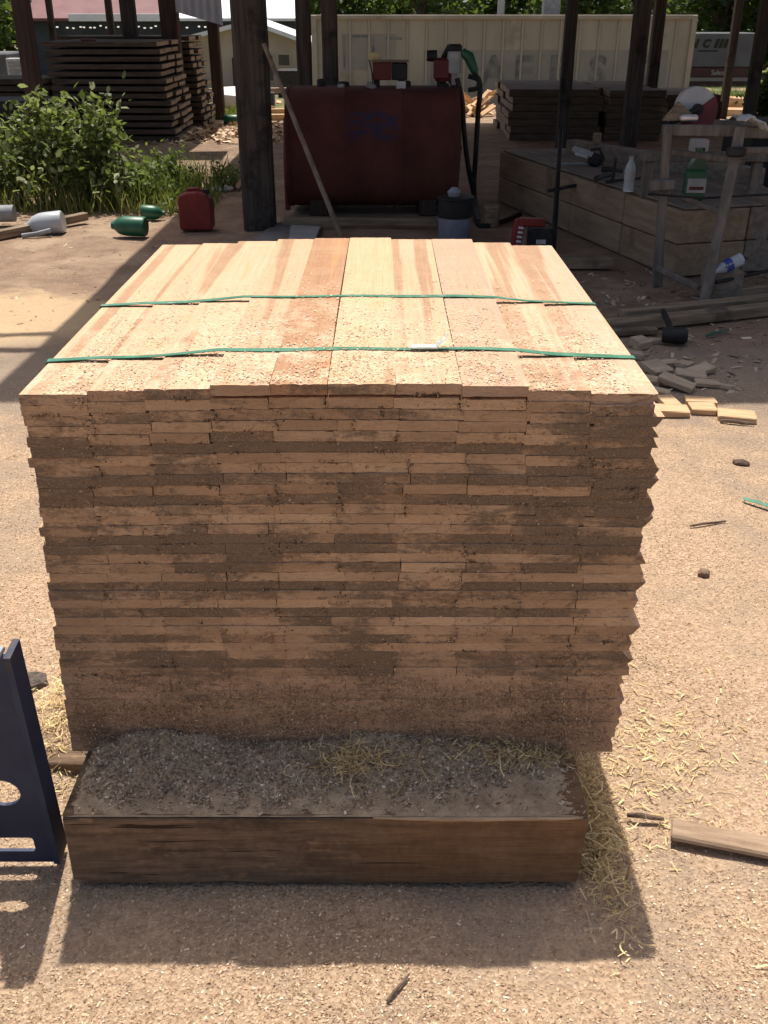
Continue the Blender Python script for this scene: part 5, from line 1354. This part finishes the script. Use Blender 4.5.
# trailer at the right
YT = 46.0; p0 = at(690, 33, YT); p1 = at(762, 33, YT); zt3 = p0.z; zm = at(690, 67, YT).z; zl = at(690, 88, YT).z
xa, xb = at(655, 33, YT).x, p1.x
t_ = T('box_trailer', 'grey box trailer with black letters and dark red lower band', 'trailer', ((xa + xb) / 2, YT, ground_z(0, YT)))
MB().box(((xa + xb) / 2, YT + 1.2, (zt3 + zm) / 2), (xb - xa, 2.4, zt3 - zm), bev=.03).build('box', M['trailer'], t_)
MB().box(((xa + xb) / 2, YT + 1.2, (zm + zl) / 2 - .01), (xb - xa, 2.36, zm - zl - .02), bev=.03).build('lower_band', M['trailer_red'], t_)
for fx in (.12, .22, .86): MB().lathe([(0, 0), (.42, 0), (.45, .05), (.45, .25), (0, .26)], (xa + (xb - xa) * fx, YT + .05, ground_z(0, YT) + .45), 'Y', 20).build('wheel', M['black'], t_, True)
zq = at(700, 48, YT).z; hq = at(700, 39, YT).z - zq
text('N', hq, (at(689, 47, YT).x, YT - .012, zq), M['ink'], 'letter', t_, .008, 1.0, .06, .25)
text('C', hq, (at(702.5, 47, YT).x, YT - .012, zq), M['ink'], 'letter', t_, .008, 1.0, .06, .25)
for i in range(4):
    xx = at(713.5 + i * 4.7, 47, YT).x; MB().prism([(0, 0), (.15, 0), (.24, hq), (.09, hq)], (xx, YT - .02, zq), (1, 0, 0), (0, 0, 1), (0, .016, 0)).build('bar', M['ink'], t_)
zq2 = at(700, 51, YT).z; MB().box(((at(698, 50, YT).x + at(718, 50, YT).x) / 2, YT - .006, zq2), (at(718, 50, YT).x - at(698, 50, YT).x, .01, .06)).build('stripe', M['ink'], t_)
for px, ch in ((711, 'Sales'), (726.5, '&')): text(ch, .20 if ch == 'Sales' else .19, (at(px, 75, YT).x, YT + .008, at(700, 75, YT).z), M['paint_pale'], 'word', t_, .01, 1.0)
for zy in (79.5,): MB().box(((xa + xb) / 2, YT + .012, at(700, zy, YT).z), ((xb - xa) * .96, .02, .14)).build('stripe', M['beige_patch'], t_)

# ------------------------------------------------------------------ cottage, red roofed hall, left trailer
YH = 42.0; zb = at(250, 89, YH).z; ze = at(180, 46, YH).z; zr = at(252, 24, YH).z; x0, x1 = at(168, 60, YH).x, at(312, 60, YH).x; xm = at(252, 40, YH).x
t_ = T('cottage', 'cream gabled cottage with a white roof edge beyond the thick post', 'cottage', (xm, YH, zb))
mb = MB(); mb.prism([(x0, zb - .6), (x1, zb - .6), (x1, ze), (xm, zr), (x0, ze)], (0, YH, 0), (1, 0, 0), (0, 0, 1), (0, 5, 0)); mb.build('wall', M['house'], t_)
ov = .35
mb = MB()
for (xe, s_) in ((x0, -1), (x1, 1)):
    sl_r = (zr - ze) / (xm - x0) if s_ < 0 else (zr - ze) / (x1 - xm); xo = xe + s_ * ov; zo = ze - sl_r * ov
    mb.prism([(xo, zo + .005), (xm, zr + .005), (xm, zr + .16), (xo, zo + .16)], (0, YH - .35, 0), (1, 0, 0), (0, 0, 1), (0, 5.6, 0))
mb.build('roof', M['roof_white'], t_)
for (px, py, w_, h_) in ((284, 60, .42, .38), (196, 60, .45, .38), (271, 68, .16, .9)):
    p_ = at(px, py, YH); f_ = MB().box((p_.x, YH - .012, p_.z), (w_ + .12, .03, h_ + .12)).build('window', M['house'], t_); MB().box((p_.x, YH - .03, p_.z), (w_, .012, h_)).build('pane', M['window'], f_)
p_ = at(236, 73, YH); MB().box((p_.x, YH - .012, p_.z), (.25, .03, 1.1)).build('door', M['dark_wall'], t_)
p_ = at(293, 82, YH - 2); tag(MB().box((p_.x, YH - 2, p_.z - .2), (1.1, .8, 1.3), bev=.05).build('bin', M['steel_dark'], loc=(p_.x, YH - 2, p_.z - .8)), 'dark square bin standing before the cottage', 'bin')
YR = 52.0; zg = ground_z(0, YR) - .3; zf = at(100, 21, YR).z; x0, x1 = at(30, 20, YR).x, at(301, 20, YR).x
t_ = T('market_hall', 'long open hall with a dull red roof and a row of small lights', 'building', ((x0 + x1) / 2, YR, zg))
MB().box(((x0 + x1) / 2, YR + 4, (zg + zf) / 2), (x1 - x0, 7.6, zf - zg - .01)).build('wall', M['dark_wall'], t_)
xs_ = at(178, 20, YR).x
mb = MB(); mb.prism([(0, 0), (9, 3.6), (9, 3.72), (0, .12)], (x0 - .3, YR - .2, zf), (0, 1, 0), (0, 0, 1), (at(168, 20, YR).x - x0 + .3, 0, 0)); mb.build('roof', M['roof_red'], t_)
mb = MB(); mb.prism([(0, 0), (9, 3.6), (9, 3.72), (0, .12)], (at(168, 20, YR).x + .01, YR - .2, zf), (0, 1, 0), (0, 0, 1), (x1 - at(168, 20, YR).x, 0, 0)); mb.build('roof', M['roof_white'], t_)
xw = at(70, 18, YR).x
mb = MB(); mb.box(((xw + at(168, 18, YR).x) / 2, YR - .26, at(100, 17.5, YR).z), (at(168, 18, YR).x - xw, .05, at(100, 13.5, YR).z - at(100, 21, YR).z), bev=.01); mb.build('fascia', M['roof_white'], t_)
rb_ = random.Random(3)
for i in range(34):
    px = 58 + i * 5.4 + rb_.uniform(-1.5, 1.5); py = 27 + rb_.uniform(-1.2, 1.2); p_ = at(px, py, YR - .3)
    if rb_.random() < .2: continue
    MB().lathe([(0, -.04), (.06, -.02), (.065, .02), (0, .04)], p_, 'Z', 6).build('bulb', M['bulb'], t_)
MB().tube([at(56, 26, YR - .3), at(150, 27, YR - .3), at(245, 26, YR - .3)], .02, 5).build('light_cord', M['black'], t_)
YL = 36.0; a = at(-30, 53, YL); b_ = at(27, 79, YL)
t_ = T('white_trailer', 'pale grey trailer parked beyond the wide post', 'trailer', (at(5, 60, YL).x, YL, ground_z(0, YL)))
MB().box(((a.x + b_.x) / 2 - .6, YL + 1, (a.z + b_.z) / 2), (b_.x - a.x, 2, a.z - b_.z), bev=.05).build('box', M['trailer'], t_)
for dx in (.3, 1.0): MB().lathe([(0, 0), (.28, 0), (.3, .04), (.3, .2), (0, .2)], (a.x + dx, YL + .0, ground_z(0, YL) + .3), 'Y', 16).build('wheel', M['black'], t_, True)
p_ = at(17, 71, 30.0)
t_ = T('cooling_unit', 'white box unit with dark panels standing before the grey trailer', 'unit', (p_.x, 30, p_.z - .6))
MB().box((p_.x, 30.2, p_.z - .15), (.55, .4, .95), bev=.02).build('case', M['white'], t_)
MB().box((p_.x, 29.99, p_.z + .16), (.40, .03, .14)).build('panel', M['grey'], t_); MB().box((p_.x, 29.99, p_.z - .10), (.40, .03, .28)).build('panel', M['grey'], t_)
# small boxes on the container roof line, seen above it
for (px, py0, py1, w_, Yt, mat, nm, lab, cat) in ((501, 0, 16, .22, 37, 'white', 'vent_pipe', 'white vent pipe rising behind the container', 'pipe'), (551, -4, 16, .55, 37, 'grey', 'utility_post', 'wide grey utility post rising behind the container', 'post')):
    p_ = at(px, 8, Yt); tag(MB().box((p_.x, Yt, p_.z / 2 - .2), (w_, w_, p_.z + 1.6 + (.4 if nm == 'utility_post' else .0)), bev=.02).build(nm, M[mat], loc=(p_.x, Yt, -1.2)), lab, cat)

# ------------------------------------------------------------------ trees behind
def tree_meshes(seed, h, cr, leafn, leaf):
    r = random.Random(seed); rr = np.random.default_rng(seed)
    mb = MB(); mb.tube([(0, 0, 0), (r.uniform(-.2, .2), r.uniform(-.2, .2), h * .35), (r.uniform(-.3, .3), r.uniform(-.3, .3), h * .8)], [.32, .24, .07], 9)
    C = []
    for i in range(22):
        a = r.uniform(0, 6.28); rad = cr * r.uniform(.15, 1); zz = h * r.uniform(.14, 1.0); sh = 1 - abs(zz / h - .5) * .9
        p = Vector((math.cos(a) * rad * sh, math.sin(a) * rad * sh, zz)); C.append(p)
        mb.tube([(0, 0, max(.5, zz * .55)), Vector((0, 0, max(.5, zz * .55))).lerp(p, .5) + Vector((0, 0, .2)), p], [.09, .06, .02], 5)
    P = []
    for p in C:
        n_ = leafn // len(C); d = rr.normal(0, 1, (n_, 3)); d /= np.linalg.norm(d, axis=1)[:, None]; q_ = d * (rr.uniform(.3, 1, n_) ** .5)[:, None] * np.array([1.25, 1.25, .95]) * r.uniform(.8, 1.3)
        P.append(np.array(p) + q_)
    P = np.concatenate(P); keep = rr.uniform(0, 1, len(P)) < .9
    return mb, chip_quads(P[keep], leaf * .6, leaf * 1.3, (.5, .8), .9)


def mk_tree(name, label, loc, seed, h, cr, n, leaf, group):
    t_ = T(name, label, 'tree', loc, group); mb, V_ = tree_meshes(seed, h, cr, n, leaf)
    for i, v in enumerate(mb.v): mb.v[i] = v + Vector(loc)
    mb.build('trunk', M['bark'], t_); quads('crown', V_, M['tree_leaf'], 4, parent=t_); return t_


spots = [(-22.0, 54, 1.15, 'farthest left tree behind the pale trailer'), (-26.5, 60, 1.2, 'tree at the far left edge beyond the trailer'), (-3.0, 62, 1.0, 'tree behind the hall roof near the container end'), (2.0, 58, .95, 'tree above the left part of the container'),
         (6.2, 60, 1.0, 'tree above the container between the two vents'), (10.2, 57, .9, 'tree above the container past the utility post'), (14.0, 60, 1.05, 'tree rising over the container corner'), (17.5, 56, 1.1, 'tree above the grey trailer'),
         (21.5, 55, 1.15, 'tree above the end of the grey trailer'), (26, 58, 1.2, 'tree at the far right edge beyond the trailer'), (-10, 75, 1.0, 'tree behind the middle of the red roof'), (-28, 64, 1.2, 'tree outside the far left past the hall')]
proto = [mk_tree('tree', 'tree', (0, 0, 0), 11 + i, 8.5, 3.0, 5200, .30, 'trees beyond the yard') for i in range(3)]
used = set()
for i, (x, y, s_, lab) in enumerate(spots):
    p_ = proto[i % 3]; o = p_ if (i % 3) not in used else copy_tree(p_); used.add(i % 3)
    o.location = (x, y, ground_z(x, y) - .6); o.scale = (s_ * 1.15, s_ * 1.15, s_); o.rotation_euler = (0, 0, i * 1.7)
    tag(o, lab, 'tree', 'trees beyond the yard')
# understorey hedge mass that closes the view below the crowns
n = 16000; X = rng.uniform(-34, 34, n); Y = 66 + rng.uniform(0, 4, n); Z = -1.6 + 5.0 * rng.beta(1.2, 1.3, n) + .8 * np.sin(X * .7)
quads('undergrowth', chip_quads(np.stack([X, Y, Z], 1), .3, .75, (.5, .8), .9), M['tree_leaf'], kind='stuff')

# ------------------------------------------------------------------ light
SUNV = Vector((.022, -.335, -.9225)).normalized()
sd = bpy.data.lights.new('sun', 'SUN'); sd.energy = 4.9; sd.angle = R(.6); sd.color = (1.0, .94, .85)
so = bpy.data.objects.new('sun', sd); COL.objects.link(so); so.rotation_euler = SUNV.to_track_quat('-Z', 'Y').to_euler(); so.location = (0, 0, 20)
w = bpy.data.worlds.new('World'); scene.world = w; w.use_nodes = True; t = w.node_tree
bg = t.nodes['Background']; sky = N(t, 'ShaderNodeTexSky'); sky.sky_type = 'NISHITA'; sky.sun_disc = False
sky.sun_elevation = math.asin(-SUNV.z); sky.sun_rotation = math.atan2(-SUNV.x, -SUNV.y); sky.air_density = 1.0; sky.dust_density = 5.0; sky.ozone_density = 0.6
L(t, sky.outputs[0], bg.inputs[0]); bg.inputs[1].default_value = .115
scene.view_settings.view_transform = 'Standard'; scene.view_settings.look = 'None'; scene.view_settings.exposure = 0.2; scene.view_settings.gamma = 1.0
scene.view_settings.use_curve_mapping = False
scene.render.engine = 'CYCLES'
try:
    scene.cycles.max_bounces = 8; scene.cycles.diffuse_bounces = 5; scene.cycles.use_denoising = True
except Exception: pass
